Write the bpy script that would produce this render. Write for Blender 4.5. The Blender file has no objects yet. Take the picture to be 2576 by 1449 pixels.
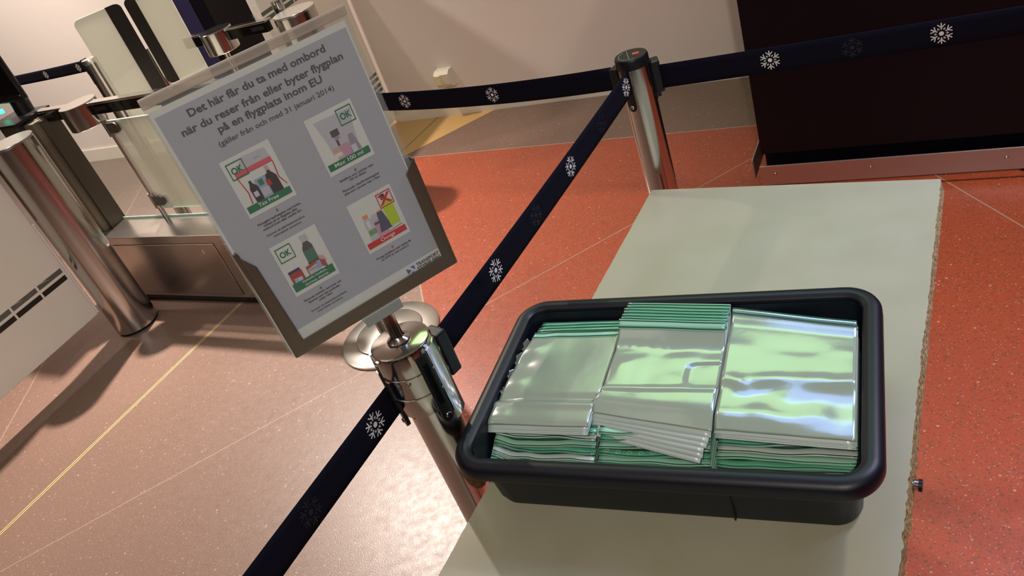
import bpy, bmesh, math, random
from mathutils import Vector, Matrix, noise

sc = bpy.context.scene
C = sc.collection
rnd = random.Random(7)
PI = math.pi
R_ = math.radians

# ------------------------------------------------------------------ camera, exposure, world, lamps
W, H = 2576, 1449
F_PX, ROLL, PITCH, CAM_Z = 2062.3, R_(-21.10), R_(32.616), 1.5
_cp, _sp, _cr, _sr = math.cos(PITCH), math.sin(PITCH), math.cos(ROLL), math.sin(ROLL)
_fwd = Vector((0, _cp, -_sp)); _r0 = Vector((1, 0, 0)); _u0 = Vector((0, _sp, _cp))
_right = _cr * _r0 + _sr * _u0
_up = -_sr * _r0 + _cr * _u0
CAM = Vector((0, 0, CAM_Z))
cam = bpy.data.cameras.new('camera')
cam.sensor_width = 36
cam.lens = F_PX / W * 36
cam.clip_start = 0.02
cam_ob = bpy.data.objects.new('camera', cam)
C.objects.link(cam_ob)
m = Matrix((_right, _up, -_fwd)).transposed().to_4x4()
m.translation = CAM
cam_ob.matrix_world = m
sc.camera = cam_ob

sc.view_settings.view_transform = 'Standard'
sc.view_settings.look = 'None'
sc.view_settings.gamma = 1
sc.view_settings.use_curve_mapping = False
sc.view_settings.exposure = -0.36

# room frame: u runs along the back wall, v towards it
YAW = R_(-35.0)
U = Vector((math.cos(YAW), math.sin(YAW), 0))
V = Vector((-U.y, U.x, 0))
def Rm(u, v, z=0.0):
    return U * u + V * v + Vector((0, 0, z))
WALL_V = 3.40
CEIL_Z = 3.3

world = bpy.data.worlds.new('world')
sc.world = world
world.use_nodes = True
world.node_tree.nodes['Background'].inputs[0].default_value = (0.9, 0.8, 0.7, 1)
world.node_tree.nodes['Background'].inputs[1].default_value = 0.05

def lamp(name, loc, target, power, color, sx, sy=None, spread=180, shape=None):
    l = bpy.data.lights.new(name, 'AREA')
    l.energy = power; l.color = color
    l.shape = shape or ('RECTANGLE' if sy else 'DISK')
    l.size = sx
    if sy: l.size_y = sy
    l.spread = R_(spread)
    o = bpy.data.objects.new(name, l)
    C.objects.link(o)
    o.location = loc
    d = (Vector(target) - Vector(loc)).normalized()
    o.rotation_euler = d.to_track_quat('-Z', 'Y').to_euler()
    return o

WARM = (1.0, 0.80, 0.62)
lamp('ceiling_spot_gate', Rm(-3.35, 2.95, 3.2), (-1.45, 2.75, 0), 76, (1.0, 0.86, 0.76), 0.10, spread=78)
lamp('ceiling_spot_hall', (-0.35, -1.3, 3.2), (0.0, 1.8, 0.6), 36, (1.0, 0.88, 0.78), 0.09, spread=150)
lamp('ceiling_spot_wall', Rm(-5.0, 1.7, 3.2), Rm(-4.6, 3.4, 0.9), 62, (1.0, 0.88, 0.80), 0.3, spread=110)
lamp('right_floor_fill', (2.2, 1.3, 3.2), (1.9, 1.7, 0), 34, (1.0, 0.82, 0.66), 0.22, spread=110)  # added lamp, lifts the light on the floor at the right
lamp('overhead_fill', Rm(-2.2, 0.0, 3.25), Rm(-2.2, 0.2, 0), 8, (1.0, 0.90, 0.80), 2.0, 2.0)  # added soft fill from above, no fixture behind it
lamp('cool_front_fill', (-1.0, -3.2, 3.2), (-0.4, 0.5, 0.6), 48, (0.80, 0.90, 1.0), 2.6, 1.2)  # added cool lamp behind the camera, brightens the sign and walls
lamp('departure_screen_green', Rm(-1.05, 2.75, 3.05), Rm(-0.85, 1.6, 0.7), 10, (0.54, 1.0, 0.40), 1.3, 1.1, spread=140)
lamp('departure_screen_blue', Rm(-0.10, 1.95, 3.05), (0.5, 0.95, 0.7), 10, (0.30, 0.48, 1.0), 1.5, 0.7, spread=140)
lamp('table_blue_fill', (1.72, 0.85, 2.1), (0.74, 0.98, 0.67), 4.2, (0.30, 0.52, 1.0), 0.6, 0.9, spread=56)  # added lamp that turns the right side of the table bluish
lamp('floor_pink_fill', (1.55, 0.10, 1.25), (0.85, 0.66, 0.0), 1.8, (1.0, 0.16, 0.42), 0.35, 0.5, spread=66)  # added lamp, tints the near right floor magenta

# ------------------------------------------------------------------ photo geometry helpers
def ray(px, py):
    return _right * ((px - W / 2) / F_PX) + _up * (-(py - H / 2) / F_PX) + _fwd
def at_z(px, py, z):
    d = ray(px, py)
    return CAM + d * ((z - CAM_Z) / d.z)
def at_plane(px, py, p0, n):
    d = ray(px, py)
    return CAM + d * ((Vector(p0) - CAM).dot(n) / d.dot(n))
def lin(c):
    return c / 12.92 if c <= 0.04045 else ((c + 0.055) / 1.055) ** 2.4
def rgb(r, g, b):
    return (lin(r / 255), lin(g / 255), lin(b / 255), 1)

# ------------------------------------------------------------------ materials
def mat(name, col, rough=0.5, metal=0.0, coat=0.0, spec=0.5, ior=1.45, bump=None, aniso=0.0, emit=None, alpha=1.0):
    mt = bpy.data.materials.new(name)
    mt.use_nodes = True
    nt = mt.node_tree
    b = nt.nodes['Principled BSDF']
    b.inputs['Base Color'].default_value = col
    b.inputs['Roughness'].default_value = rough
    b.inputs['Metallic'].default_value = metal
    b.inputs['Coat Weight'].default_value = coat
    b.inputs['Specular IOR Level'].default_value = spec
    b.inputs['IOR'].default_value = ior
    b.inputs['Anisotropic'].default_value = aniso
    b.inputs['Alpha'].default_value = alpha
    if emit:
        b.inputs['Emission Color'].default_value = emit[0]
        b.inputs['Emission Strength'].default_value = emit[1]
    if bump:
        scale, strength, dist = bump[:3]
        tc = nt.nodes.new('ShaderNodeTexCoord')
        mp = nt.nodes.new('ShaderNodeMapping')
        if len(bump) > 3: mp.inputs['Scale'].default_value = bump[3]
        n = nt.nodes.new('ShaderNodeTexNoise')
        n.inputs['Scale'].default_value = scale
        n.inputs['Detail'].default_value = 4
        bp = nt.nodes.new('ShaderNodeBump')
        bp.inputs['Strength'].default_value = strength
        bp.inputs['Distance'].default_value = dist
        L = nt.links.new
        L(tc.outputs['Object'], mp.inputs[0]); L(mp.outputs[0], n.inputs[0])
        L(n.outputs[0], bp.inputs['Height']); L(bp.outputs[0], b.inputs['Normal'])
    return mt

def tint_noise(mt, c1, c2, scale, lo=0.35, hi=0.65, detail=5, stretch=None):
    nt = mt.node_tree; L = nt.links.new
    tc = nt.nodes.new('ShaderNodeTexCoord'); mp = nt.nodes.new('ShaderNodeMapping')
    if stretch: mp.inputs['Scale'].default_value = stretch
    n = nt.nodes.new('ShaderNodeTexNoise'); n.inputs['Scale'].default_value = scale; n.inputs['Detail'].default_value = detail
    r = nt.nodes.new('ShaderNodeValToRGB')
    r.color_ramp.elements[0].position = lo; r.color_ramp.elements[0].color = c1
    r.color_ramp.elements[1].position = hi; r.color_ramp.elements[1].color = c2
    L(tc.outputs['Object'], mp.inputs[0]); L(mp.outputs[0], n.inputs[0]); L(n.outputs[0], r.inputs[0])
    L(r.outputs[0], nt.nodes['Principled BSDF'].inputs['Base Color'])
    return mt

def glassy(name, tint, body, body_w, rough=0.03, ior=1.5):
    """thin clear or frosted sheet: see-through share, a milky body share, and a Fresnel gloss"""
    mt = bpy.data.materials.new(name); mt.use_nodes = True
    nt = mt.node_tree; nt.nodes.clear(); L = nt.links.new
    out = nt.nodes.new('ShaderNodeOutputMaterial')
    tr = nt.nodes.new('ShaderNodeBsdfTransparent'); tr.inputs[0].default_value = tint
    df = nt.nodes.new('ShaderNodeBsdfDiffuse'); df.inputs[0].default_value = body
    m1 = nt.nodes.new('ShaderNodeMixShader'); m1.inputs[0].default_value = body_w
    gl = nt.nodes.new('ShaderNodeBsdfGlossy'); gl.inputs['Roughness'].default_value = rough
    fr = nt.nodes.new('ShaderNodeFresnel'); fr.inputs[0].default_value = ior
    ge = nt.nodes.new('ShaderNodeNewGeometry'); sb = nt.nodes.new('ShaderNodeMath'); sb.operation = 'SUBTRACT'; sb.inputs[0].default_value = 1.0; L(ge.outputs['Backfacing'], sb.inputs[1])
    ml = nt.nodes.new('ShaderNodeMath'); ml.operation = 'MULTIPLY'; L(fr.outputs[0], ml.inputs[0]); L(sb.outputs[0], ml.inputs[1])
    m2 = nt.nodes.new('ShaderNodeMixShader')
    L(tr.outputs[0], m1.inputs[1]); L(df.outputs[0], m1.inputs[2])
    L(ml.outputs[0], m2.inputs[0]); L(m1.outputs[0], m2.inputs[1]); L(gl.outputs[0], m2.inputs[2])
    L(m2.outputs[0], out.inputs[0])
    return mt

M = {}
M['wall'] = mat('wall_paint', rgb(222, 212, 202), 0.6, bump=(120, 0.05, 0.002))
M['ceiling'] = mat('ceiling_paint', rgb(222, 214, 206), 0.8)
M['dark_wall'] = mat('hall_wall_paint', rgb(196, 186, 176), 0.8)
M['skirting'] = mat('white_skirting', rgb(222, 215, 200), 0.35)
M['steel'] = mat('brushed_steel', (0.52, 0.505, 0.485, 1), 0.19, 1.0, bump=(60, 0.04, 0.001, (1, 1, 0.02)))
M['steel_polish'] = mat('polished_steel', (0.60, 0.585, 0.56, 1), 0.14, 1.0)
M['steel_cab'] = mat('cabinet_steel', (0.54, 0.51, 0.47, 1), 0.27, 1.0, bump=(40, 0.05, 0.001, (0.03, 1, 1)))
M['alu'] = mat('satin_aluminium', (0.66, 0.64, 0.60, 1), 0.30, 1.0)
M['holder'] = mat('holder_bronze_steel', (0.27, 0.245, 0.195, 1), 0.40, 0.9, bump=(200, 0.03, 0.0006, (0.05, 1, 1)))
M['bracket'] = mat('grey_painted_bracket', rgb(150, 156, 152), 0.4, 0.2)
M['bumper'] = mat('bumper_steel', (0.50, 0.49, 0.485, 1), 0.42, 1.0, bump=(40, 0.05, 0.001, (0.03, 1, 1)))
M['black'] = mat('black_plastic', rgb(18, 18, 20), 0.38)
M['black_gloss'] = mat('black_gloss', rgb(14, 13, 14), 0.06)
M['graphite'] = mat('graphite_paint', rgb(82, 77, 68), 0.36, 0.3)
M['olive_steel'] = mat('olive_grey_steel', rgb(118, 112, 96), 0.34, 0.3)
M['rubber'] = mat('black_rubber', rgb(16, 16, 18), 0.7)
M['belt'] = mat('navy_belt_webbing', rgb(12, 11, 26), 0.85, spec=0.15, bump=(900, 0.25, 0.0004, (1, 1, 4)))
M['flake'] = mat('pale_print', rgb(225, 222, 218), 0.6)
M['flake_dim'] = mat('faded_print', rgb(22, 22, 34), 0.6)
M['navy'] = mat('navy_lacquer', rgb(8, 7, 16), 0.40, spec=0.25, bump=(300, 0.03, 0.0005))
M['navy_edge'] = mat('navy_edge', rgb(10, 10, 20), 0.2)
M['navy_blue'] = mat('navy_blue_panel', rgb(40, 38, 66), 0.35)
M['red_sticker'] = mat('red_sticker', rgb(190, 70, 66), 0.5)
M['grey_print'] = mat('grey_print', rgb(130, 132, 130), 0.5)
M['outlet'] = mat('white_plastic', rgb(214, 208, 192), 0.4)
M['outlet_key'] = mat('cream_plastic', rgb(222, 210, 160), 0.45)
M['led'] = mat('green_led', (0.0, 0.5, 0.25, 1), 0.4, emit=((0.05, 1.0, 0.55, 1), 4.0))
M['frost'] = glassy('pale_frosted_glass', (0.94, 0.98, 0.94, 1), rgb(236, 234, 222), 0.55, 0.05)
M['frost_white'] = mat('white_frosted_glass', rgb(240, 233, 224), 0.28, coat=0.4)
M['glass'] = glassy('clear_glass', (0.93, 0.98, 0.94, 1), rgb(205, 215, 195), 0.12, 0.02)
M['glass_edge'] = mat('glass_edge', rgb(165, 196, 180), 0.15, coat=0.5)
M['acrylic'] = glassy('clear_acrylic', (0.97, 0.98, 0.98, 1), rgb(205, 208, 205), 0.085, 0.04)
M['acrylic_edge'] = glassy('acrylic_edge', (0.80, 0.72, 0.66, 1), rgb(225, 215, 200), 0.45, 0.05)
M['stripe_dark'] = mat('dark_glass_stripe', rgb(42, 39, 36), 0.3)
M['stripe_grey'] = mat('grey_glass_stripe', rgb(110, 112, 106), 0.35)
M['stripe_green'] = mat('grey_green_stripe', rgb(86, 98, 90), 0.35)
# sign print
M['paper'] = mat('white_paper', rgb(226, 229, 224), 0.55)
M['paper_grey'] = mat('grey_print_field', rgb(176, 180, 190), 0.55)
M['ink'] = mat('dark_ink', rgb(30, 24, 44), 0.6)
M['ink_green'] = mat('green_ink', rgb(0, 112, 76), 0.55)
M['ink_red'] = mat('red_ink', rgb(198, 22, 26), 0.55)
M['ink_pink'] = mat('pink_ink', rgb(226, 70, 100), 0.55)
M['ink_lime'] = mat('lime_ink', rgb(178, 204, 20), 0.55)
M['ink_navy'] = mat('navy_ink', rgb(34, 40, 92), 0.55)
M['ink_blue'] = mat('blue_ink', rgb(30, 76, 170), 0.55)
M['ink_sky'] = mat('sky_ink', rgb(150, 176, 205), 0.55)
M['ink_brown'] = mat('brown_ink', rgb(166, 52, 30), 0.55)
M['ink_dark'] = mat('near_black_ink', rgb(46, 36, 44), 0.55)
M['ink_lgrey'] = mat('light_grey_ink', rgb(196, 196, 206), 0.55)
M['ink_mgrey'] = mat('mid_grey_ink', rgb(150, 146, 156), 0.55)
M['ink_tan'] = mat('tan_ink', rgb(206, 176, 156), 0.55)
M['ink_rose'] = mat('rose_ink', rgb(206, 150, 176), 0.55)
M['ink_orange'] = mat('orange_ink', rgb(236, 150, 40), 0.55)
M['ink_leaf'] = mat('leaf_ink', rgb(110, 160, 80), 0.55)
# table, tray
M['laminate'] = tint_noise(mat('cream_laminate', rgb(160, 158, 133), 0.36), rgb(157, 155, 129), rgb(163, 161, 137), 9)
M['chipboard'] = tint_noise(mat('raw_chipboard', rgb(150, 125, 80), 0.9, bump=(160, 0.9, 0.004)), rgb(104, 84, 46), rgb(196, 170, 118), 190, 0.3, 0.7)
M['tray'] = mat('black_tray_plastic', rgb(10, 13, 23), 0.42, bump=(700, 0.12, 0.0006))
# bags
def film_mat(name, col, rough, bump_s, dist, alpha=1.0, gloss=0.20):
    """polythene: milky body under several glossy layers"""
    mt = mat(name, col, 0.55, 0, 0, 0.2, 1.45, bump=(bump_s, 0.35, dist), alpha=alpha)
    nt = mt.node_tree; L = nt.links.new
    pb = nt.nodes['Principled BSDF']; out = nt.nodes['Material Output']; bp = [n for n in nt.nodes if n.type == 'BUMP'][0]
    gl = nt.nodes.new('ShaderNodeBsdfGlossy'); gl.inputs['Roughness'].default_value = rough
    L(bp.outputs[0], gl.inputs['Normal'])
    fr = nt.nodes.new('ShaderNodeFresnel'); fr.inputs[0].default_value = 1.5; L(bp.outputs[0], fr.inputs['Normal'])
    ad = nt.nodes.new('ShaderNodeMath'); ad.operation = 'ADD'; ad.use_clamp = True; ad.inputs[1].default_value = gloss; L(fr.outputs[0], ad.inputs[0])
    mx = nt.nodes.new('ShaderNodeMixShader'); L(ad.outputs[0], mx.inputs[0]); L(pb.outputs[0], mx.inputs[1]); L(gl.outputs[0], mx.inputs[2])
    L(mx.outputs[0], out.inputs[0])
    return mt
M['film'] = film_mat('bag_film', rgb(146, 160, 142), 0.22, 9, 0.004, gloss=0.13)
M['film_pale'] = film_mat('bag_film_pale', rgb(150, 168, 150), 0.15, 12, 0.003, gloss=0.17)
M['film_hem'] = film_mat('bag_film_hem', rgb(190, 207, 200), 0.3, 14, 0.002, gloss=0.06)
M['film_clear'] = film_mat('bag_film_clear', rgb(170, 180, 172), 0.12, 7, 0.004, alpha=0.35, gloss=0.05)
M['film_green'] = film_mat('bag_film_greenish', rgb(150, 204, 180), 0.28, 14, 0.002, gloss=0.05)
M['zip_green'] = film_mat('zip_band_green', rgb(92, 176, 140), 0.22, 30, 0.001, gloss=0.06)
M['zip_pale'] = film_mat('zip_band_pale', rgb(150, 208, 180), 0.22, 30, 0.001, gloss=0.06)
M['zip_mid'] = film_mat('zip_band_mid', rgb(116, 184, 148), 0.22, 30, 0.001, gloss=0.06)
M['zip_dark'] = film_mat('zip_line_dark', rgb(4, 84, 60), 0.3, 30, 0.001, gloss=0.02)
M['zip_blue'] = film_mat('zip_band_bluish', rgb(120, 160, 170), 0.12, 20, 0.003, gloss=0.3)
M['zip_icon'] = mat('pale_icon', rgb(196, 220, 206), 0.4)

# terrazzo floor with its fields and joints -------------------------------------------------
def floor_material():
    mt = bpy.data.materials.new('terrazzo_floor'); mt.use_nodes = True
    nt = mt.node_tree; L = nt.links.new; N = nt.nodes.new
    b = nt.nodes['Principled BSDF']
    tc = N('ShaderNodeTexCoord'); sep = N('ShaderNodeSeparateXYZ'); L(tc.outputs['Object'], sep.inputs[0])
    def math_(op, a, c=None, clamp=False):
        n = N('ShaderNodeMath'); n.operation = op; n.use_clamp = clamp
        for i, x in enumerate((a, c)):
            if x is None: continue
            if isinstance(x, (int, float)): n.inputs[i].default_value = x
            else: L(x, n.inputs[i])
        return n.outputs[0]
    def lincomb(ax, ay, c0):
        return math_('ADD', math_('ADD', math_('MULTIPLY', sep.outputs[0], ax), math_('MULTIPLY', sep.outputs[1], ay)), c0)
    def side(p, q):       # > 0 to the left of p -> q
        dx, dy = q[0] - p[0], q[1] - p[1]; l = math.hypot(dx, dy); dx /= l; dy /= l
        return lincomb(-dy, dx, dy * p[0] - dx * p[1])
    def gt(a): return math_('GREATER_THAN', a, 0.0)
    def mix(fac, c1, c2):
        n = N('ShaderNodeMix'); n.data_type = 'RGBA'
        if isinstance(fac, (int, float)): n.inputs[0].default_value = fac
        else: L(fac, n.inputs[0])
        for i, c in ((6, c1), (7, c2)):
            if isinstance(c, tuple): n.inputs[i].default_value = c
            else: L(c, n.inputs[i])
        return n.outputs[2]
    def noise_(scale, detail=3, rough=0.5):
        n = N('ShaderNodeTexNoise'); n.inputs['Scale'].default_value = scale; n.inputs['Detail'].default_value = detail
        n.inputs['Roughness'].default_value = rough
        L(tc.outputs['Object'], n.inputs['Vector']); return n.outputs[0]
    def chips(scale, thr, size):
        v = N('ShaderNodeTexVoronoi'); v.inputs['Scale'].default_value = scale
        L(tc.outputs['Object'], v.inputs['Vector'])
        s = N('ShaderNodeSeparateColor'); L(v.outputs['Color'], s.inputs[0])
        pick = math_('GREATER_THAN', s.outputs[0], thr)
        near = math_('LESS_THAN', v.outputs['Distance'], math_('MULTIPLY', s.outputs[1], size))
        return math_('MULTIPLY', pick, near)
    red = math_('MULTIPLY', gt(math_('ADD', sep.outputs[0], 0.309)), gt(side((1.11, 2.80), (0.41, 3.307))))
    yel = math_('MULTIPLY', gt(side((-0.234, 3.828), (0.251, 3.967))), gt(side((-0.9, 4.6), (-0.60, 3.72))))
    band = math_('MULTIPLY', gt(side((0.41, 3.307), (1.11, 2.80))), gt(math_('ADD', sep.outputs[0], 0.309)))
    far = gt(side((-0.942 + 0.05, 2.90), (-1.60, 3.42)))
    far = math_('MULTIPLY', gt(math_('SUBTRACT', math_('ADD', math_('MULTIPLY', sep.outputs[0], V.x), math_('MULTIPLY', sep.outputs[1], V.y)), 1.98)), math_('LESS_THAN', sep.outputs[0], -0.31))
    big = noise_(2.2, 3)
    fine = noise_(210, 5, 0.75)
    c_pink = mix(fine, rgb(82, 62, 54), rgb(162, 132, 117))
    c_red = mix(fine, rgb(116, 48, 31), rgb(192, 92, 60))
    c_band = mix(fine, rgb(98, 76, 66), rgb(132, 106, 94))
    c_far = mix(fine, rgb(104, 92, 82), rgb(136, 122, 110))
    c_yel = mix(fine, rgb(170, 132, 76), rgb(210, 172, 112))
    dark_red = chips(140, 0.12, 0.50)
    c_red = mix(math_('MULTIPLY', dark_red, 0.62), c_red, rgb(98, 68, 54))
    dark_p = chips(230, 0.62, 0.5)
    c_pink = mix(math_('MULTIPLY', dark_p, 0.35), c_pink, rgb(110, 74, 62))
    c = mix(far, c_pink, c_far)
    c = mix(band, c, c_band)
    c = mix(red, c, c_red)
    c = mix(yel, c, c_yel)
    white = math_('MAXIMUM', chips(95, 0.90, 0.34), chips(260, 0.80, 0.42))
    c = mix(math_('MULTIPLY', white, 0.42), c, rgb(214, 190, 170))
    c = mix(math_('MULTIPLY', math_('SUBTRACT', big, 0.35), 0.35, True), c, rgb(96, 66, 50))
    def line(p, q, w):
        return math_('LESS_THAN', math_('ABSOLUTE', side(p, q)), w)
    j1 = line((-1.69, 1.909), (0.757, 2.522), 0.0019)
    j2 = line((1.358, 2.041), (1.364, 1.697), 0.0022)
    j3 = line((-1.937, 3.19), (-1.964, 2.627), 0.0024)
    j4 = math_('MULTIPLY', line((-0.309, 2.578), (-0.310, 2.419), 0.003), math_('LESS_THAN', sep.outputs[1], 3.83))
    j5 = line((0.41, 3.307), (1.11, 2.80), 0.003)
    joints = math_('MAXIMUM', math_('MAXIMUM', j1, j2), math_('MAXIMUM', math_('MULTIPLY', j3, math_('LESS_THAN', sep.outputs[0], -1.5)), math_('MAXIMUM', j4, math_('MULTIPLY', j5, gt(math_('ADD', sep.outputs[0], 0.309))))))
    c = mix(math_('MULTIPLY', joints, 0.9), c, rgb(160, 140, 126))
    yj = math_('MULTIPLY', line((-0.245, 3.915), (-0.037, 4.161), 0.004), yel)
    c = mix(math_('MULTIPLY', yj, 0.8), c, rgb(92, 74, 44))
    gd = math_('ABSOLUTE', side((-1.77, 2.083), (-1.068, 2.939)))
    vmask = math_('LESS_THAN', math_('ADD', math_('MULTIPLY', sep.outputs[0], V.x), math_('MULTIPLY', sep.outputs[1], V.y)), 1.9)
    gstrip = math_('MULTIPLY', math_('LESS_THAN', math_('ABSOLUTE', math_('SUBTRACT', gd, 0.0048)), 0.0016), vmask)
    gmid = math_('MULTIPLY', math_('LESS_THAN', gd, 0.0034), vmask)
    c = mix(gmid, c, rgb(120, 96, 60))
    c = mix(gstrip, c, rgb(236, 214, 150))
    L(c, b.inputs['Base Color'])
    b.inputs['Roughness'].default_value = 0.30
    rr = math_('ADD', math_('MULTIPLY', noise_(40, 4), 0.22), 0.24)
    L(rr, b.inputs['Roughness'])
    b.inputs['Specular IOR Level'].default_value = 0.55
    bp = N('ShaderNodeBump'); bp.inputs['Strength'].default_value = 0.16; bp.inputs['Distance'].default_value = 0.002
    h = math_('SUBTRACT', noise_(300, 3), math_('MULTIPLY', chips(120, 0.7, 0.5), 1.2))
    L(h, bp.inputs['Height']); L(bp.outputs[0], b.inputs['Normal'])
    return mt
M['floor'] = floor_material()

# ------------------------------------------------------------------ mesh builder
class MB:
    def __init__(s):
        s.bm = bmesh.new(); s.mats = []
    def mi(s, m):
        m = M[m]
        if m not in s.mats: s.mats.append(m)
        return s.mats.index(m)
    def box(s, c, size, m, rot=None, bevel=0.0, seg=2):
        t = bmesh.new()
        bmesh.ops.create_cube(t, size=1)
        bmesh.ops.scale(t, vec=size, verts=t.verts)
        if bevel: bmesh.ops.bevel(t, geom=t.edges[:], offset=bevel, segments=seg, affect='EDGES', profile=0.5)
        if rot is not None: bmesh.ops.transform(t, matrix=rot.to_4x4(), verts=t.verts)
        bmesh.ops.translate(t, vec=c, verts=t.verts)
        return s.merge(t, m)
    def merge(s, t, m, smooth=False):
        i = s.mi(m); vm = {}
        for v in t.verts: vm[v] = s.bm.verts.new(v.co)
        for f in t.faces:
            try: nf = s.bm.faces.new([vm[v] for v in f.verts])
            except ValueError: continue
            nf.material_index = i; nf.smooth = smooth
        t.free(); return s
    def face(s, pts, m):
        f = s.bm.faces.new([s.bm.verts.new(p) for p in pts]); f.material_index = s.mi(m); return f
    def prism(s, poly, d, m, frame=None, side=None):
        """polygon in XY extruded along Z by d"""
        fr = frame or (lambda p: p)
        i = s.mi(m); k = s.mi(side) if side else i
        a = [s.bm.verts.new(fr(Vector((p[0], p[1], 0)))) for p in poly]
        b = [s.bm.verts.new(fr(Vector((p[0], p[1], d)))) for p in poly]
        f = s.bm.faces.new(a[::-1]); f.material_index = i
        f = s.bm.faces.new(b); f.material_index = i
        n = len(poly)
        for q in range(n):
            f = s.bm.faces.new((a[q], a[(q + 1) % n], b[(q + 1) % n], b[q])); f.material_index = k
        return s
    def lathe(s, prof, m, c=(0, 0, 0), seg=48, closed=True, a0=0.0, a1=2 * PI, smooth=True):
        i = s.mi(m); c = Vector(c); full = abs(a1 - a0 - 2 * PI) < 1e-6
        rings = []
        ns = seg if full else seg + 1
        for (r, z) in prof:
            if r < 1e-6: rings.append([s.bm.verts.new(c + Vector((0, 0, z)))])
            else: rings.append([s.bm.verts.new(c + Vector((r * math.cos(a0 + (a1 - a0) * k / seg), r * math.sin(a0 + (a1 - a0) * k / seg), z))) for k in range(ns)])
        for A, B in zip(rings, rings[1:]):
            for k in range(seg if full else seg):
                k2 = (k + 1) % ns if full else k + 1
                if len(A) == 1 and len(B) == 1: continue
                if len(A) == 1: vs = (A[0], B[k2], B[k])
                elif len(B) == 1: vs = (A[k], A[k2], B[0])
                else: vs = (A[k], A[k2], B[k2], B[k])
                f = s.bm.faces.new(vs); f.material_index = i; f.smooth = smooth
        return s
    def tube(s, pts, r, m, seg=14, caps=True):
        i = s.mi(m); rings = []
        pts = [Vector(p) for p in pts]
        for k, p in enumerate(pts):
            t = (pts[min(k + 1, len(pts) - 1)] - pts[max(k - 1, 0)]).normalized()
            a = t.orthogonal().normalized(); b = t.cross(a)
            if k and rings:
                a = (pa - t * pa.dot(t)).normalized(); b = t.cross(a)
            pa = a
            rings.append([s.bm.verts.new(p + (a * math.cos(2 * PI * q / seg) + b * math.sin(2 * PI * q / seg)) * r) for q in range(seg)])
        for A, B in zip(rings, rings[1:]):
            for q in range(seg):
                f = s.bm.faces.new((A[q], A[(q + 1) % seg], B[(q + 1) % seg], B[q])); f.material_index = i; f.smooth = True
        if caps:
            for A in (rings[0][::-1], rings[-1]):
                f = s.bm.faces.new(A); f.material_index = i
        return s
    def sheet(s, fn, nu, nv, t, m, mfun=None):
        """closed thin sheet: fn(a, b) -> point, a and b in 0..1; thickness t along the local normal"""
        i = s.mi(m)
        P = [[Vector(fn(a / nu, b / nv)) for b in range(nv + 1)] for a in range(nu + 1)]
        top, bot = [], []
        for a in range(nu + 1):
            ta, tb = [], []
            for b in range(nv + 1):
                du = P[min(a + 1, nu)][b] - P[max(a - 1, 0)][b]
                dv = P[a][min(b + 1, nv)] - P[a][max(b - 1, 0)]
                n = du.cross(dv).normalized()
                ta.append(s.bm.verts.new(P[a][b] + n * t / 2)); tb.append(s.bm.verts.new(P[a][b] - n * t / 2))
            top.append(ta); bot.append(tb)
        def add(vs, k):
            f = s.bm.faces.new(vs); f.material_index = k; f.smooth = True
        for a in range(nu):
            for b in range(nv):
                k = i if mfun is None else s.mi(mfun((a + .5) / nu, (b + .5) / nv))
                add((top[a][b], top[a + 1][b], top[a + 1][b + 1], top[a][b + 1]), k)
                add((bot[a][b], bot[a][b + 1], bot[a + 1][b + 1], bot[a + 1][b]), k)
        for a in range(nu):
            for b, fl in ((0, 0), (nv, 1)):
                k = i if mfun is None else s.mi(mfun((a + .5) / nu, b / nv))
                q = (top[a][b], bot[a][b], bot[a + 1][b], top[a + 1][b])
                add(q if not fl else q[::-1], k)
        for b in range(nv):
            for a, fl in ((0, 1), (nu, 0)):
                k = i if mfun is None else s.mi(mfun(a / nu, (b + .5) / nv))
                q = (top[a][b], bot[a][b], bot[a][b + 1], top[a][b + 1])
                add(q if not fl else q[::-1], k)
        return s
    def text(s, txt, m, frame, x0, x1, y, h, bold=0.0, align='C', fit=True):
        """flat lettering between x0 and x1 on the baseline y with capital height h; frame maps (x, y) to a point"""
        cu = bpy.data.curves.new('lettering', 'FONT'); cu.body = txt; cu.size = 1.0; cu.offset = bold
        cu.resolution_u = 3
        o = bpy.data.objects.new('lettering', cu); C.objects.link(o)
        dg = bpy.context.evaluated_depsgraph_get(); dg.update()
        me = bpy.data.meshes.new_from_object(o.evaluated_get(dg))
        bpy.data.objects.remove(o); bpy.data.curves.remove(cu)
        xs = [v.co.x for v in me.vertices]
        if not xs: return s
        a, b = min(xs), max(xs)
        sy = h / 0.70
        sx = (x1 - x0) / (b - a) if fit else sy
        off = x0 if fit else {'C': (x0 + x1) / 2 - (b - a) * sx / 2, 'L': x0}[align]
        i = s.mi(m)
        vs = [s.bm.verts.new(frame(off + (v.co.x - a) * sx, y + v.co.y * sy)) for v in me.vertices]
        for p in me.polygons:
            try: f = s.bm.faces.new([vs[k] for k in p.vertices]); f.material_index = i
            except ValueError: pass
        bpy.data.meshes.remove(me)
        return s
    def build(s, name, parent=None, label=None, cat=None, group=None, kind=None, smooth_angle=None, loc=None, recalc=True):
        if recalc: bmesh.ops.recalc_face_normals(s.bm, faces=s.bm.faces[:])
        for e in s.bm.edges:
            if len(e.link_faces) == 2 and e.calc_face_angle(0) > 0.62: e.smooth = False
        me = bpy.data.meshes.new(name); s.bm.to_mesh(me); s.bm.free()
        for m_ in s.mats: me.materials.append(m_)
        o = bpy.data.objects.new(name, me); C.objects.link(o)
        if parent is not None: o.parent = parent
        if loc is not None: o.location = loc
        tag(o, label, cat, group, kind)
        return o

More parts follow.
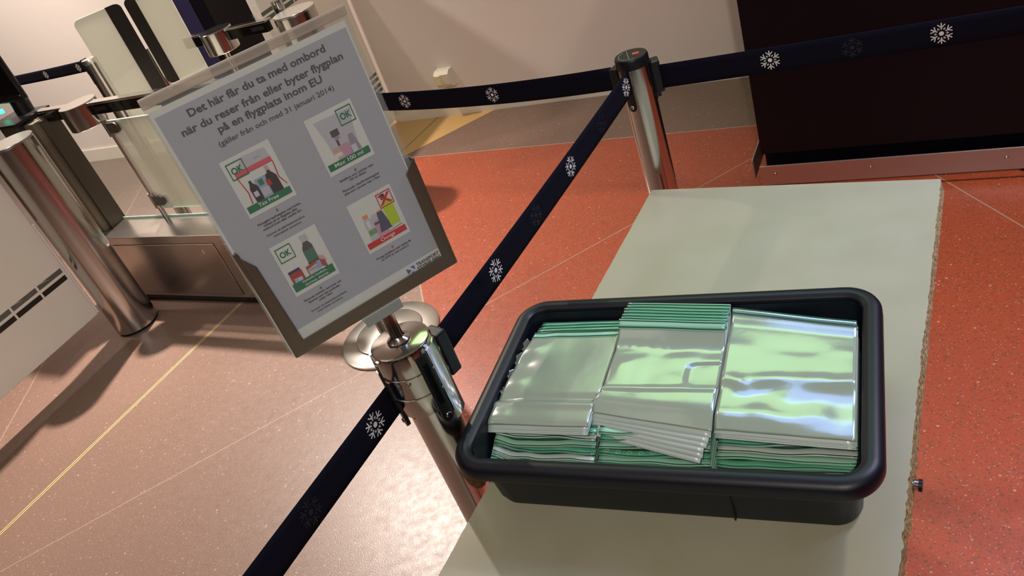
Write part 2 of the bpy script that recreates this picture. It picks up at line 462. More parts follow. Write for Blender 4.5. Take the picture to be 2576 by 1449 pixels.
def tag(o, label=None, cat=None, group=None, kind=None):
    if label: o['label'] = label
    if cat: o['category'] = cat
    if group: o['group'] = group
    if kind: o['kind'] = kind
    return o
def thing(name, label, cat, loc=(0, 0, 0), rz=0.0, group=None):
    o = bpy.data.objects.new(name, None); C.objects.link(o)
    o.empty_display_size = 0.05
    o.location = loc; o.rotation_euler = (0, 0, rz)
    return tag(o, label, cat, group)

def rounded_rect(L, Wd, r, n=8):
    pts = []
    for cx, cy, a0 in ((L / 2 - r, Wd / 2 - r, 0), (-L / 2 + r, Wd / 2 - r, PI / 2), (-L / 2 + r, -Wd / 2 + r, PI), (L / 2 - r, -Wd / 2 + r, 1.5 * PI)):
        for k in range(n + 1):
            a = a0 + PI / 2 * k / n
            pts.append((cx + r * math.cos(a), cy + r * math.sin(a)))
    return pts

# ------------------------------------------------------------------ the setting
def room_box(name, u0, u1, v0, v1, z0, z1, m, kind='structure', **kw):
    b = MB(); b.box((0, 0, 0), (u1 - u0, v1 - v0, z1 - z0), m)
    o = b.build(name, kind=kind, **kw)
    o.location = Rm((u0 + u1) / 2, (v0 + v1) / 2, (z0 + z1) / 2); o.rotation_euler = (0, 0, YAW)
    return o
b = MB()
b.face([Rm(-12, -5, 0), Rm(6, -5, 0), Rm(6, WALL_V + .1, 0), Rm(-12, WALL_V + .1, 0)], 'floor')
floor = b.build('floor', kind='structure')
room_box('wall_back', -12, 6, WALL_V, WALL_V + 0.15, 0, CEIL_Z, 'wall')
room_box('wall_front', -12, 6, -5.15, -5.0, 0, CEIL_Z, 'dark_wall')
room_box('wall_left', -12.15, -12, -5.0, WALL_V, 0, CEIL_Z, 'dark_wall')
room_box('wall_right', 6, 6.15, -5.0, WALL_V, 0, CEIL_Z, 'dark_wall')
# unseen dark panels added along the hall walls for contrast in the steel's reflections
M['reflection_dark'] = mat('dark_reflection_panel', rgb(34, 30, 28), 0.6)
for n_, (u0, u1) in enumerate(((-11.2, -9.6), (-8.4, -7.6), (-6.2, -4.6), (-3.2, -2.6), (-1.4, 0.4), (1.4, 1.9), (3.2, 5.0))):
    room_box('reflection_panel_%d' % (n_ + 1), u0, u1, -4.995, -4.96, 0, 2.5, 'reflection_dark')
for n_, (v0, v1) in enumerate(((-4.2, -2.6), (-1.4, -0.8), (0.4, 2.4))):
    room_box('reflection_panel_%d' % (n_ + 8), -11.995, -11.96, v0, v1, 0, 2.5, 'reflection_dark')
    room_box('reflection_panel_%d' % (n_ + 11), 5.96, 5.995, v0, v1, 0, 2.5, 'reflection_dark')
room_box('ceiling', -12.15, 6.15, -5.15, WALL_V + 0.15, CEIL_Z, CEIL_Z + 0.1, 'ceiling')
room_box('baseboard_back', -12, 6, WALL_V - 0.014, WALL_V, 0.0, 0.085, 'skirting')

# ------------------------------------------------------------------ retractable belt posts
FAR = Vector((0.3762, 1.5184, 0)); FRONT = Vector((-0.158, 0.8745, 0)); HID = Vector((-0.44, 2.34, 0)); COP = Vector((-1.338, 3.80, 0))
TUBE_R = 0.0318
def curved_plate(b, r, az, w, z0, z1, t, m, round_bottom=True, n=8):
    """plate wrapped on a cylinder of radius r, with a rounded lower end"""
    i = b.mi(m); cols = []
    for k in range(n + 1):
        x = -w / 2 + w * k / n
        zl = z0 + (w / 2 - math.sqrt(max(0, (w / 2) ** 2 - x * x)) if round_bottom else 0)
        a = az + x / r
        cols.append([b.bm.verts.new((rr * math.cos(a), rr * math.sin(a), z)) for rr in (r - 0.003, r + t) for z in (zl, z1)])
    for A, B in zip(cols, cols[1:]):
        for vs in ((A[2], B[2], B[3], A[3]), (A[0], A[1], B[1], B[0]), (A[0], B[0], B[2], A[2]), (A[1], A[3], B[3], B[1])):
            f = b.bm.faces.new(vs); f.material_index = i
    for A in (cols[0], cols[-1]):
        f = b.bm.faces.new((A[0], A[2], A[3], A[1])); f.material_index = i
def base_mb():
    return MB().lathe([(0, 0.0), (0.172, 0.0), (0.175, 0.003), (0.174, 0.008), (0.166, 0.012), (0.120, 0.015), (0.117, 0.020), (0.112, 0.022), (0.060, 0.030), (0.040, 0.034), (0.0, 0.034)], 'alu', seg=72)
def screw_at(r, az, z, parent, size=0.0042):
    b = MB()
    b.lathe([(0, 0.0018), (size * .75, 0.0018), (size, 0.0008), (size, -0.002), (0, -0.002)], 'steel_polish', seg=16)
    b.box((0, 0, 0.0019), (size * 1.1, size * .22, 0.0004), 'black'); b.box((0, 0, 0.0019), (size * .22, size * 1.1, 0.0004), 'black')
    o = b.build('screw', parent)
    n = Vector((math.cos(az), math.sin(az), 0))
    o.location = n * r + Vector((0, 0, z)); o.rotation_euler = n.to_track_quat('Z', 'Y').to_euler()
    return o
def belt_post(loc, label, azs, clips, capped=True, cap_mat='black'):
    t = thing('belt_post', label, 'barrier post', loc, 0, 'belt barrier posts')
    base_mb().build('base', t)
    top = 0.912 if capped else 0.80
    MB().lathe([(0, 0.034), (TUBE_R, 0.034), (TUBE_R, top), (0, top)], 'steel', seg=48).build('tube', t)
    if capped:
        cp = MB().lathe([(0, 0.910), (TUBE_R + 0.0012, 0.910), (TUBE_R + 0.0012, 0.926), (TUBE_R - 0.0006, 0.930), (0, 0.930)], cap_mat, seg=48).build('cap', t)
        b = MB(); a = R_(-25); rot = Matrix.Rotation(a, 3, 'Z')
        b.box(rot @ Vector((0.0095, 0.003, 0.9303)), (0.013, 0.0105, 0.0006), 'red_sticker', rot)
        b.build('sticker', cp)
        b = MB()
        rr = 0.024
        for k in range(13):
            aa = R_(115) + R_(150) * k / 12
            if k % 1 == 0:
                b.box((rr * math.cos(aa), rr * math.sin(aa), 0.9302), (0.0013, 0.0046, 0.0004), 'grey_print', Matrix.Rotation(aa, 3, 'Z'))
        for k in range(12):
            p = Vector((-0.0055, -0.022 + 0.044 * k / 11, 0.9302))
            b.box(Matrix.Rotation(R_(-12), 3, 'Z') @ p, (0.0014, 0.0028, 0.0004), 'grey_print', Matrix.Rotation(R_(-12), 3, 'Z'))
        b.build('cap_print', cp)
        for az in azs:
            b = MB(); curved_plate(b, TUBE_R, az, 0.019, 0.825, 0.913, 0.0014, 'black')
            s = b.build('belt_slot', t)
            screw_at(TUBE_R + 0.0014, az, 0.8345, s)
    for az, zc in clips:
        b = MB(); n = Vector((math.cos(az), math.sin(az), 0))
        b.box(n * (TUBE_R + 0.009) + Vector((0, 0, zc)), (0.017, 0.026, 0.066), 'black', Matrix.Rotation(az, 3, 'Z'), 0.0025)
        b.box(n * (TUBE_R + 0.004) + Vector((0, 0, zc - 0.0365)), (0.010, 0.017, 0.012), 'black', Matrix.Rotation(az, 3, 'Z'), 0.0015)
        b.build('belt_clip', t)
    return t
def az_of(a, b_): return math.atan2(b_.y - a.y, b_.x - a.x)
D_END = Vector((1.42, 0.892, 0))
E_END = at_z(-60, 222, 0.885); E_END.z = 0
belt_post(FAR, 'steel belt post with black cap and red sticker, beside the dark navy counter', [R_(-141), R_(-4), R_(134)], [(R_(-12), 0.876), (az_of(FAR, HID), 0.874)])
belt_post(HID, 'steel belt post half hidden behind the sign, round base plate on the floor', [R_(-50), R_(60)], [(az_of(HID, FAR), 0.862)])
belt_post(COP, 'steel belt post far behind the handrail, reflecting the red floor', [R_(-150)], [(az_of(COP, E_END), 0.900)], cap_mat='alu')

# the post under the sign: a stouter head with grooved sleeve
t = thing('belt_post', 'steel belt post with grooved sleeve head under the sign, nearest post', 'barrier post', FRONT, 0, 'belt barrier posts')
base_mb().build('base', t)
MB().lathe([(0, 0.034), (TUBE_R, 0.034), (TUBE_R, 0.86), (0, 0.86)], 'steel_polish', seg=56).build('tube', t)
SR = 0.0405
b = MB()
b.lathe([(TUBE_R, 0.828), (SR - 0.0005, 0.828), (SR, 0.829), (SR, 0.855), (SR + 0.0018, 0.8555), (SR + 0.0018, 0.8595), (SR, 0.860), (SR, 0.889), (SR + 0.0018, 0.8895), (SR + 0.0018, 0.8935), (SR, 0.894), (SR, 0.923), (SR - 0.0012, 0.927), (SR - 0.0035, 0.9285), (0, 0.9285)], 'steel_polish', seg=64)
sl = b.build('sleeve', t)
screw_at(SR + 0.001, R_(-100), 0.8865, sl, 0.0032)
b = MB()
curved_plate(b, SR + 0.001, R_(-28), 0.026, 0.800, 0.920, 0.0016, 'steel_polish', False)
b.build('sleeve_tongue', t)
for az, full in ((R_(-60), True), (R_(-160), True), (R_(120), True)):
    b = MB(); curved_plate(b, SR, az, 0.0165, 0.806, 0.917, 0.0022, 'black')
    curved_plate(b, SR, az, 0.0085, 0.838, 0.904, 0.0036, 'black_gloss', False)
    s = b.build('belt_slot', t)
    screw_at(SR + 0.0022, az, 0.8165, s)
    b = MB()
    for dz in (-1, 1):
        curved_plate(b, SR - 0.001, az + dz * 0.0125 / SR, 0.0042, 0.9, 0.9255, 0.003, 'steel_polish', False)
    b.build('slot_lip', t)
b = MB(); az = R_(38); n = Vector((math.cos(az), math.sin(az), 0))
b.box(n * (SR + 0.010) + Vector((0, 0, 0.868)), (0.020, 0.030, 0.070), 'black', Matrix.Rotation(az, 3, 'Z'), 0.003)
b.build('belt_clip', t)
screw_at(SR + 0.020, az, 0.897, t, 0.0035)
b = MB(); curved_plate(b, TUBE_R, R_(-45), 0.03, 0.772, 0.805, 0.0006, 'steel', False); b.build('tape_patch', t)

# ------------------------------------------------------------------ belts with snowflake print
def flake(b, m, frame, cx, R):
    """a six-armed flake of strokes round a dot, printed at cx along the belt"""
    def quad(p, q, w):
        d = (q - p); l = d.length; d /= l; n = Vector((-d.y, d.x)) * w / 2
        b.face([frame(cx + x.x, x.y) for x in (p - n, q - n, q + n, p + n)], m)
    pts = [Vector((0.21 * R * math.cos(k * PI / 8), 0.21 * R * math.sin(k * PI / 8))) for k in range(16)]
    b.face([frame(cx + p.x, p.y) for p in pts], m)
    for k in range(6):
        a = PI / 2 + k * PI / 3
        d = Vector((math.cos(a), math.sin(a)))
        quad(d * 0.38 * R, d * 1.0 * R, 0.105 * R)
        for s in (-1, 1):
            e = Vector((math.cos(a + s * 0.82), math.sin(a + s * 0.82)))
            quad(d * 0.56 * R, d * 0.56 * R + e * 0.44 * R, 0.095 * R)
        a2 = a + PI / 6; d2 = Vector((math.cos(a2), math.sin(a2))); n2 = Vector((-d2.y, d2.x))
        quad(d2 * 0.37 * R, d2 * 0.62 * R, 0.06 * R)
        quad(d2 * 0.49 * R - n2 * 0.11 * R, d2 * 0.49 * R + n2 * 0.11 * R, 0.06 * R)
def belt(pts, label, flakes, facing, w=0.0485, tilt=None):
    """pts: centre line; facing: the side the camera looks at; flakes: (distance, material)"""
    pts = [Vector(p) for p in pts]
    ds = [0.0]
    for p, q in zip(pts, pts[1:]): ds.append(ds[-1] + (q - p).length)
    def pos(s):
        s = max(0, min(ds[-1] - 1e-6, s))
        k = max(i for i in range(len(ds) - 1) if ds[i] <= s + 1e-9)
        f = (s - ds[k]) / (ds[k + 1] - ds[k])
        return pts[k].lerp(pts[k + 1], f)
    def nrm(s):
        d = (pos(min(s + .01, ds[-1])) - pos(max(0, s - .01))).normalized()
        n = Vector((-d.y, d.x, 0)).normalized()
        if n.dot(facing) < 0: n = -n
        return n
    def upv(s):
        u = Vector((0, 0, 1))
        if tilt:
            a = tilt(s / ds[-1]); u = (u * math.cos(a) + nrm(s) * math.sin(a))
        return u
    b = MB()
    n = 40
    b.sheet(lambda x, y: pos(x * ds[-1]) + upv(x * ds[-1]) * (y - .5) * w, n, 4, 0.0012, 'belt')
    for s0, mm, R in flakes:
        d = (pos(s0 + .02) - pos(s0 - .02)).normalized()
        def fr(x, y, s0=s0): return pos(s0 + x) + upv(s0) * y + nrm(s0) * 0.0011
        flake(b, mm, fr, s0 * 0, R)
    return b.build('barrier_belt', label=label, cat='barrier belt', group='snowflake barrier belts', recalc=False)
def span(a, b_, ra, rb, za, zb, sag, n=24):
    d = (b_ - a).normalized()
    p, q = a + d * ra + Vector((0, 0, za)), b_ - d * rb + Vector((0, 0, zb))
    return [p.lerp(q, k / n) - Vector((0, 0, sag * 4 * (k / n) * (1 - k / n))) for k in range(n + 1)]
facecam = Vector((0.3, -1, 0))
FA = (FAR - FRONT).length
def at_t(a, b_, t_, ra): return (b_ - a).length * t_ - ra
FL = 0.0185
belt(span(FRONT, FAR, 0.058, 0.030, 0.866, 0.889, 0.003), 'navy snowflake belt running from the sign post back to the black-capped post',
     [(at_t(FRONT, FAR, .27, .058), 'flake', FL), (at_t(FRONT, FAR, .61, .058), 'flake', FL), (at_t(FRONT, FAR, .955, .058) - .015, 'flake', FL), (at_t(FRONT, FAR, .44, .058), 'flake_dim', FL), (at_t(FRONT, FAR, .78, .058), 'flake_dim', FL)], Vector((.5, -1, 0)))
B0 = Vector((-0.192, 0.870, 0)); B1 = Vector((-0.372, 0.640, 0)); BD = (B1 - B0).normalized()
pB = [B0 + BD * s + Vector((0, 0, 0.853 + 0.003 * s)) for s in [k * 0.022 for k in range(36)]]
belt(pB, 'navy snowflake belt leaving the sign post towards the lower left edge', [(0.055, 'flake', FL), (0.195, 'flake_dim', FL)], Vector((1, -1, 0)))
CL = (HID - FAR).length
belt(span(FAR, HID, 0.050, 0.050, 0.883, 0.872, 0.022), 'navy snowflake belt stretched before the white wall to behind the sign',
     [(at_t(FAR, HID, .32, .05), 'flake', FL), (at_t(FAR, HID, .56, .05), 'flake', FL), (at_t(FAR, HID, .80, .05), 'flake', FL)], Vector((-.3, -1, 0)))
dD = (D_END - FAR).normalized()
belt(span(FAR + Vector((0.0, 0.004, 0)), D_END, 0.050, 0.0, 0.875, 0.872, 0.004), 'navy snowflake belt crossing in front of the dark navy counter',
     [(0.205, 'flake', FL), (0.345, 'flake_dim', FL), (0.485, 'flake', FL)], Vector((-.3, -1, 0)))
belt(span(COP, E_END, 0.05, 0.0, 0.902, 0.885, 0.004), 'far navy snowflake belt left of the handrail, against the white wall',
     [(0.06, 'flake', FL), (0.34, 'flake', FL), (0.62, 'flake', FL), (0.20, 'flake_dim', FL)], Vector((0, -1, 0)))

# ------------------------------------------------------------------ sign on the near post
SY = R_(19.57)
SU = Vector((math.cos(SY), math.sin(SY), 0)); SN = Vector((math.sin(SY), -math.cos(SY), 0))
sign = thing('sign_holder', 'grey metal sign holder with a printed notice, standing on the near belt post', 'sign', FRONT + Vector((0, 0, 0.9285)), SY)
Z0 = 0.9285
# local axes: x = along the sign, -y = towards the viewer, z = up.  SP(u, z, d): d in front of the poster plane (plane lies 10 mm before the axis)
def SP(u, z, d=0.0): return Vector((u, -0.010 - d, z - Z0))
def frame_sp(d): return lambda x, y: SP(x, y, d)
b = MB()
b.lathe([(0, 0), (0.016, 0), (0.0155, 0.003), (0.0105, 0.007), (0.0085, 0.010), (0.0085, 0.062), (0, 0.062)], 'steel_polish', seg=28)
b.build('stem', sign)
b = MB()
b.box(SP(-0.005, 0.9865, 0.0085), (0.0505, 0.004, 0.0135), 'bracket', None, 0.0006)
b.box(SP(-0.005, 0.9850, -0.002), (0.0505, 0.020, 0.003), 'bracket', None, 0.0006)
b.build('clamp_bracket', sign)
outer = [(-0.1225, 1.1440), (-0.1185, 0.9925), (0.1062, 0.9925), (0.1058, 1.1415), (0.0912, 1.1275), (0.0918, 1.0105), (-0.1042, 1.0085), (-0.1080, 1.1200)]
b = MB()
b.prism([(x, z) for x, z in outer], 0.0025, 'holder', frame=lambda p: SP(p.x, p.y, 0.003 + p.z))
b.build('front_bezel', sign)
b = MB()
b.box(SP(-0.006, 1.068, -0.0045), (0.224, 0.0025, 0.150), 'holder', None, 0.0008)
b.box(SP(-0.0062, 0.9938, 0.0005), (0.2246, 0.0118, 0.0025), 'holder')
b.box(SP(-0.1195, 1.068, 0.0005), (0.002, 0.0118, 0.150), 'holder'); b.box(SP(0.1058, 1.068, 0.0005), (0.002, 0.0118, 0.148), 'holder')
b.build('back_plate', sign)
for nm, d in (('front_acrylic', 0.0018), ('back_acrylic', -0.0018)):
    b = MB()
    b.box(SP(-0.0105, 1.1625, d), (0.2270, 0.0016, 0.3265), 'acrylic')
    b.build(nm, sign, label='clear acrylic sheet over the notice' if d > 0 else None)
b = MB()
b.box(SP(-0.0105, 1.3205, 0.0), (0.2275, 0.0052, 0.0110), 'acrylic_edge', None, 0.0020)
b.build('acrylic_fold', sign)
po = MB()
po.box(SP(-0.0122, 1.1530, 0.0), (0.2190, 0.0006, 0.3160), 'paper')
po.prism([(-0.1188, 1.0215), (0.0955, 1.0215), (0.0955, 1.3045), (-0.1188, 1.3045)], 0.0001, 'paper_grey', frame=lambda p: SP(p.x, p.y, 0.00045 + p.z))
poster = po.build('poster', sign, label='printed notice with grey field and four picture cards')
T1 = 0.0009
b = MB(); fr = frame_sp(T1)
b.text('Det här får du ta med ombord', 'ink', fr, -0.0887, 0.0655, 1.2912, 0.0078, 0.024)
b.text('när du reser från eller byter flygplan', 'ink', fr, -0.1035, 0.0797, 1.2765, 0.0078, 0.024)
b.text('på en flygplats inom EU', 'ink', fr, -0.0706, 0.0490, 1.2642, 0.0078, 0.024)
b.text('(gäller från och med 31 januari 2014)', 'ink', fr, -0.0772, 0.0567, 1.2515, 0.0055, 0.012)
b.build('heading', poster, recalc=False)
hh = 0.0026
for block in (
    (('Förseglad taxfreepåse med kvitto,', -0.0833, -0.0309, 1.1563, .012), ('inköpt på en flygplats eller', -0.0779, -0.0370, 1.1524, .012), ('ombord inom eller utanför EU.', -0.0809, -0.0335, 1.1485, .012),
     ('Kommer att säkerhetskontrolleras', -0.0802, -0.0339, 1.1406, 0), ('(med teknisk utrustning)', -0.0740, -0.0405, 1.1364, 0)),
    (('Behållare som rymmer max', 0.0184, 0.0615, 1.1558, .012), ('100 ml vätska.', 0.0292, 0.0506, 1.1520, .012), ('Placerade i återförslutningsbar', 0.0165, 0.0639, 1.1435, .012), ('påse som rymmer max 1 liter.', 0.0167, 0.0634, 1.1394, .012)),
    (('Övriga behållare med vätska får', 0.0170, 0.0657, 1.0482, .012), ('du INTE ta med ombord.', 0.0221, 0.0607, 1.0440, .012)),
    (('Flytande medicin, barnmat och', -0.0800, -0.0313, 1.0484, .012), ('dietmat som ska användas', -0.0765, -0.0352, 1.0441, .012), ('under resan.', -0.0645, -0.0464, 1.0403, .012),
     ('Kommer att säkerhetskontrolleras', -0.0783, -0.0316, 1.0323, 0), ('(med teknisk utrustning)', -0.0724, -0.0392, 1.0281, 0))):
    b = MB()
    for txt, x0, x1, y, bold in block: b.text(txt, 'ink', fr, x0, x1, y, hh, 0.018 + bold)
    b.build('caption', poster, recalc=False)
for (x, y, mm) in ((-0.0571, 1.1650, 'ink_green'), (0.0402, 1.1632, 'ink_green'), (0.0412, 1.0560, 'ink_red'), (-0.0560, 1.0563, 'ink_green')):
    b = MB()
    b.face([SP(x, y, T1), SP(x - .0018, y - .0026, T1), SP(x + .0018, y - .0026, T1)], mm)
    b.face([SP(x - .0005, y - .0024, T1), SP(x - .0005, y - .0042, T1), SP(x + .0005, y - .0042, T1), SP(x + .0005, y - .0024, T1)], mm)
    b.build('arrow', poster, recalc=False)
b = MB()
b.text('TRANSPORT', 'ink', fr, 0.0583, 0.0908, 1.0136, 0.0043, .03)
b.text('STYRELSEN', 'ink', fr, 0.0578, 0.0902, 1.0078, 0.0043, .03)
for tri in (((0.0443, 1.0180), (0.0502, 1.0130), (0.0446, 1.0098)), ((0.0500, 1.0180), (0.0556, 1.0174), (0.0550, 1.0118)), ((0.0512, 1.0108), (0.0548, 1.0076), (0.0466, 1.0078))):
    b.face([SP(x, z, T1) for x, z in tri], 'ink_blue')
b.build('logo', poster, recalc=False)

def card(x0, x1, z0, z1, banner, lines, bm_, okx, cross, shapes, okt=0.07, bh=0.115):
    b = MB(); w, h = x1 - x0, z1 - z0
    def P(x, y, d): return SP(x0 + x * w, z1 - y * h, d)
    def poly(pts, mm, d): b.face([P(x, y, d) for x, y in pts], mm)
    poly([(0, 0), (0, 1), (1, 1), (1, 0)], 'paper', T1 * .85)
    d = T1
    for mm, pts in shapes:
        poly(pts, mm, d); d += 0.000012
    d = T1 + 0.0003
    y1 = 0.925; y0 = y1 - bh
    poly([(0.04, y0), (0.04, y1), (0.95, y1), (0.95, y0)], bm_, d)
    fr2 = lambda x, y: SP(x, y, T1 + 0.00036)
    n = len(lines)
    for k, (txt, a, c) in enumerate(lines):
        lh = bh * h / n
        yb = z1 - y1 * h + (n - 1 - k) * lh * 0.92 + lh * (0.26 if n == 1 else 0.30)
        b.text(txt, 'paper', fr2, x0 + a * w, x0 + c * w, yb, lh * (0.56 if n == 1 else 0.52), 0.006)
    # stamp box
    mm = 'ink_red' if cross else 'ink_green'
    a, c, e, g = okx, okx + 0.33, okt, okt + 0.275
    t_ = 0.018
    for q in (((a, e), (a, e + t_), (c, e + t_), (c, e)), ((a, g - t_), (a, g), (c, g), (c, g - t_)), ((a, e), (a, g), (a + t_, g), (a + t_, e)), ((c - t_, e), (c - t_, g), (c, g), (c, e))):
        poly(q, mm, d)
    if cross:
        for s in (1, -1):
            xm, ym = (a + c) / 2, (e + g) / 2
            poly([(xm - s * .11 - .035, ym - .095), (xm - s * .11 + .035, ym - .095), (xm + s * .11 + .035, ym + .095), (xm + s * .11 - .035, ym + .095)], mm, d + s * 0.00002)
    else:
        b.text('OK', mm, lambda x, y: SP(x, y, d), x0 + (a + .05) * w, x0 + (c - .05) * w, z1 - (g - .085) * h, 0.105 * h, 0.03)
    return b.build('picture_card', poster, recalc=False)
def R4(x0, y0, x1, y1): return [(x0, y0), (x0, y1), (x1, y1), (x1, y0)]
card(-0.0867, -0.0305, 1.1678, 1.2368, 'Tax Free', [('Tax Free', .26, .68)], 'ink_green', 0.07, False, [
    ('ink_lgrey', [(.42, .06), (.15, .24), (.88, .24), (.86, .08)]), ('ink_mgrey', R4(.60, .165, .70, .178)),
    ('ink_pink', [(.145, .245), (.145, .33), (.89, .33), (.89, .245)]), ('ink_red', R4(.145, .318, .89, .332)),
    ('ink_red', [(.165, .33), (.145, .33), (.20, .62), (.17, .80), (.195, .80), (.225, .62)]), ('ink_red', [(.88, .33), (.90, .33), (.87, .60), (.94, .74), (.94, .78), (.845, .60)]),
    ('ink_sky', R4(.40, .47, .66, .80)), ('ink_green', R4(.46, .50, .56, .60)), ('ink_lgrey', R4(.44, .64, .60, .78)),
    ('ink_dark', [(.30, .50), (.26, .58), (.27, .81), (.43, .81), (.43, .58), (.36, .50), (.35, .45), (.30, .45)]), ('ink_lgrey', R4(.29, .64, .38, .73)),
    ('ink_dark', [(.64, .48), (.62, .56), (.62, .81), (.84, .81), (.83, .55), (.76, .46), (.75, .36), (.69, .36), (.69, .46)]), ('ink_rose', R4(.685, .345, .755, .43)),
    ('ink_brown', [(.60, .55), (.60, .66), (.69, .66), (.68, .56)])])
card(0.0115, 0.0682, 1.1665, 1.2358, 'Max', [('Max 100 ml', .17, .80)], 'ink_green', 0.62, False, [
    ('ink_lgrey', [(.14, .10), (.22, .45), (.25, .82), (.78, .82), (.84, .40), (.93, .12)]),
    ('ink_dark', R4(.36, .33, .53, .44)), ('ink_mgrey', R4(.39, .44, .50, .50)), ('ink_dark', R4(.40, .50, .45, .62)), ('ink_rose', R4(.40, .60, .62, .82)),
    ('ink_tan', R4(.26, .60, .41, .70)), ('paper', R4(.24, .70, .42, .82)), ('ink_tan', R4(.30, .76, .44, .83)),
    ('ink_mgrey', [(.66, .50), (.60, .80), (.82, .80), (.76, .50)]), ('ink_lgrey', R4(.63, .68, .74, .82))], okt=0.065)
card(-0.0852, -0.0285, 1.0592, 1.1276, 'med', [('Flytande medicin,', .25, .80), ('barnmat, dietmat', .28, .80)], 'ink_green', 0.06, False, [
    ('ink_lgrey', R4(.60, .06, .76, .19)), ('ink_dark', [(.62, .19), (.55, .30), (.55, .36), (.77, .36), (.77, .28), (.72, .19)]), ('ink_green', R4(.54, .34, .77, .56)), ('ink_dark', R4(.53, .555, .78, .595)),
    ('ink_brown', [(.44, .60), (.44, .84), (.86, .84), (.86, .64), (.80, .58)]), ('ink_lgrey', [(.46, .66), (.46, .84), (.70, .84), (.74, .62)]), ('ink_sky', R4(.66, .60, .76, .74)), ('ink_red', R4(.54, .60, .68, .635)), ('ink_mgrey', R4(.47, .68, .68, .70)),
    ('ink_rose', [(.78, .52), (.76, .58), (.90, .68), (.87, .56)]), ('paper', R4(.72, .745, .80, .80)),
    ('ink_navy', R4(.08, .535, .33, .585)), ('ink_brown', R4(.08, .585, .35, .86)), ('ink_sky', R4(.13, .69, .21, .83)), ('ink_lgrey', R4(.21, .70, .30, .77)), ('ink_orange', R4(.22, .80, .33, .855))], bh=0.155)
card(0.0125, 0.0692, 1.0598, 1.1268, 'ov', [('Övrigt', .34, .68)], 'ink_red', 0.62, True, [
    ('ink_mgrey', [(.30, .80), (.92, .76), (.92, .78), (.30, .82)]), ('ink_rose', [(.34, .40), (.34, .80), (.60, .80), (.60, .40)]), ('ink_lgrey', R4(.36, .36, .48, .48)), ('ink_dark', R4(.36, .52, .48, .56)),
    ('ink_lgrey', [(.20, .36), (.16, .48), (.18, .60), (.16, .82), (.36, .82), (.36, .60), (.37, .46), (.30, .36)]), ('ink_orange', R4(.19, .30, .31, .365)), ('ink_leaf', R4(.18, .60, .36, .70)), ('paper', R4(.22, .42, .29, .56)),
    ('ink_navy', [(.50, .36), (.48, .52), (.42, .74), (.70, .74), (.66, .54), (.62, .36)]), ('ink_orange', R4(.50, .34, .62, .365)),
    ('ink_lime', [(.72, .22), (.66, .32), (.68, .72), (.90, .72), (.90, .30), (.80, .20)]), ('ink_dark', R4(.70, .10, .80, .20)), ('ink_rose', R4(.40, .765, .60, .81))], okt=0.065)

# ------------------------------------------------------------------ table board
TZ = 0.67
TL, TR = at_z(1640, 478, TZ), at_z(2366, 450, TZ)
BL, BR = at_z(1103, 1449, TZ), at_z(2258, 1449, TZ)
TD = (BL - TL).normalized()
BL2, BR2 = BL + TD * 0.32, BR + TD * 0.32
tc_ = (TL + TR + BL2 + BR2) / 4
table = thing('tray_table', 'low cream laminate board with raw chipped chipboard edge, carrying the black tray', 'table', (tc_.x, tc_.y, 0))
def tl(p): return Vector((p.x - tc_.x, p.y - tc_.y, p.z))
b = MB()
def jag(p, q, n, amp, seed):
    r = random.Random(seed); out = []; nn = Vector((-(q - p).y, (q - p).x, 0)).normalized()
    for k in range(n):
        f = k / n
        a = amp * (r.random() * 0.5 + 0.5 * noise.noise(Vector((f * 14, seed, 0))) )
        if 0.55 < f < 0.75: a *= 1.9
        out.append(p.lerp(q, f) + nn * a)
    return out
edge_r = jag(TR, BR2, 190, 0.0036, 3)
edge_l = jag(BL2, TL, 150, 0.0012, 5)
top_poly = [tl(p) for p in [TL] + [TR] + edge_r[1:] + [BR2] + edge_l]
low_r = jag(TR, BR2, 190, 0.0022, 9)
bot_poly = [tl(p) for p in [TL] + [TR] + [p + (TL - TR).normalized() * -0.0055 for p in low_r[1:]] + [BR2] + edge_l]
TH = 0.022
vt = [b.bm.verts.new(p) for p in top_poly]; vb = [b.bm.verts.new((p.x, p.y, p.z - TH)) for p in bot_poly]
f = b.bm.faces.new(vt[::-1]); f.material_index = b.mi('laminate')
f = b.bm.faces.new(vb); f.material_index = b.mi('laminate')
for k in range(len(vt)):
    k2 = (k + 1) % len(vt)
    f = b.bm.faces.new((vt[k], vt[k2], vb[k2], vb[k])); f.material_index = b.mi('chipboard')
b.build('board', table)
du = (TR - TL).normalized()
for p in (TL - du * -0.10 + TD * 0.10, TR - du * 0.12 + TD * 0.12, BL2 + du * 0.10 - TD * 0.12, BR2 - du * 0.12 - TD * 0.12):
    q = tl(p); b = MB(); b.box((q.x, q.y, (TZ - TH) / 2), (0.035, 0.035, TZ - TH), 'graphite', Matrix.Rotation(math.atan2(du.y, du.x), 3, 'Z'), 0.003); b.build('leg', table)
bp_ = at_z(2291, 1218, 0.656)
b = MB(); b.tube([(-0.012, 0, 0), (0.0085, 0, 0)], 0.0042, 'steel_polish', 16); b.tube([(0.0085, 0, 0), (0.0125, 0, 0)], 0.0075, 'black', 18); b.tube([(0.004, 0, 0), (0.0085, 0, 0)], 0.0066, 'steel_polish', 18)
o = b.build('bolt', table); o.location = tl(bp_); o.rotation_euler = (0, 0, math.atan2(du.y, du.x))

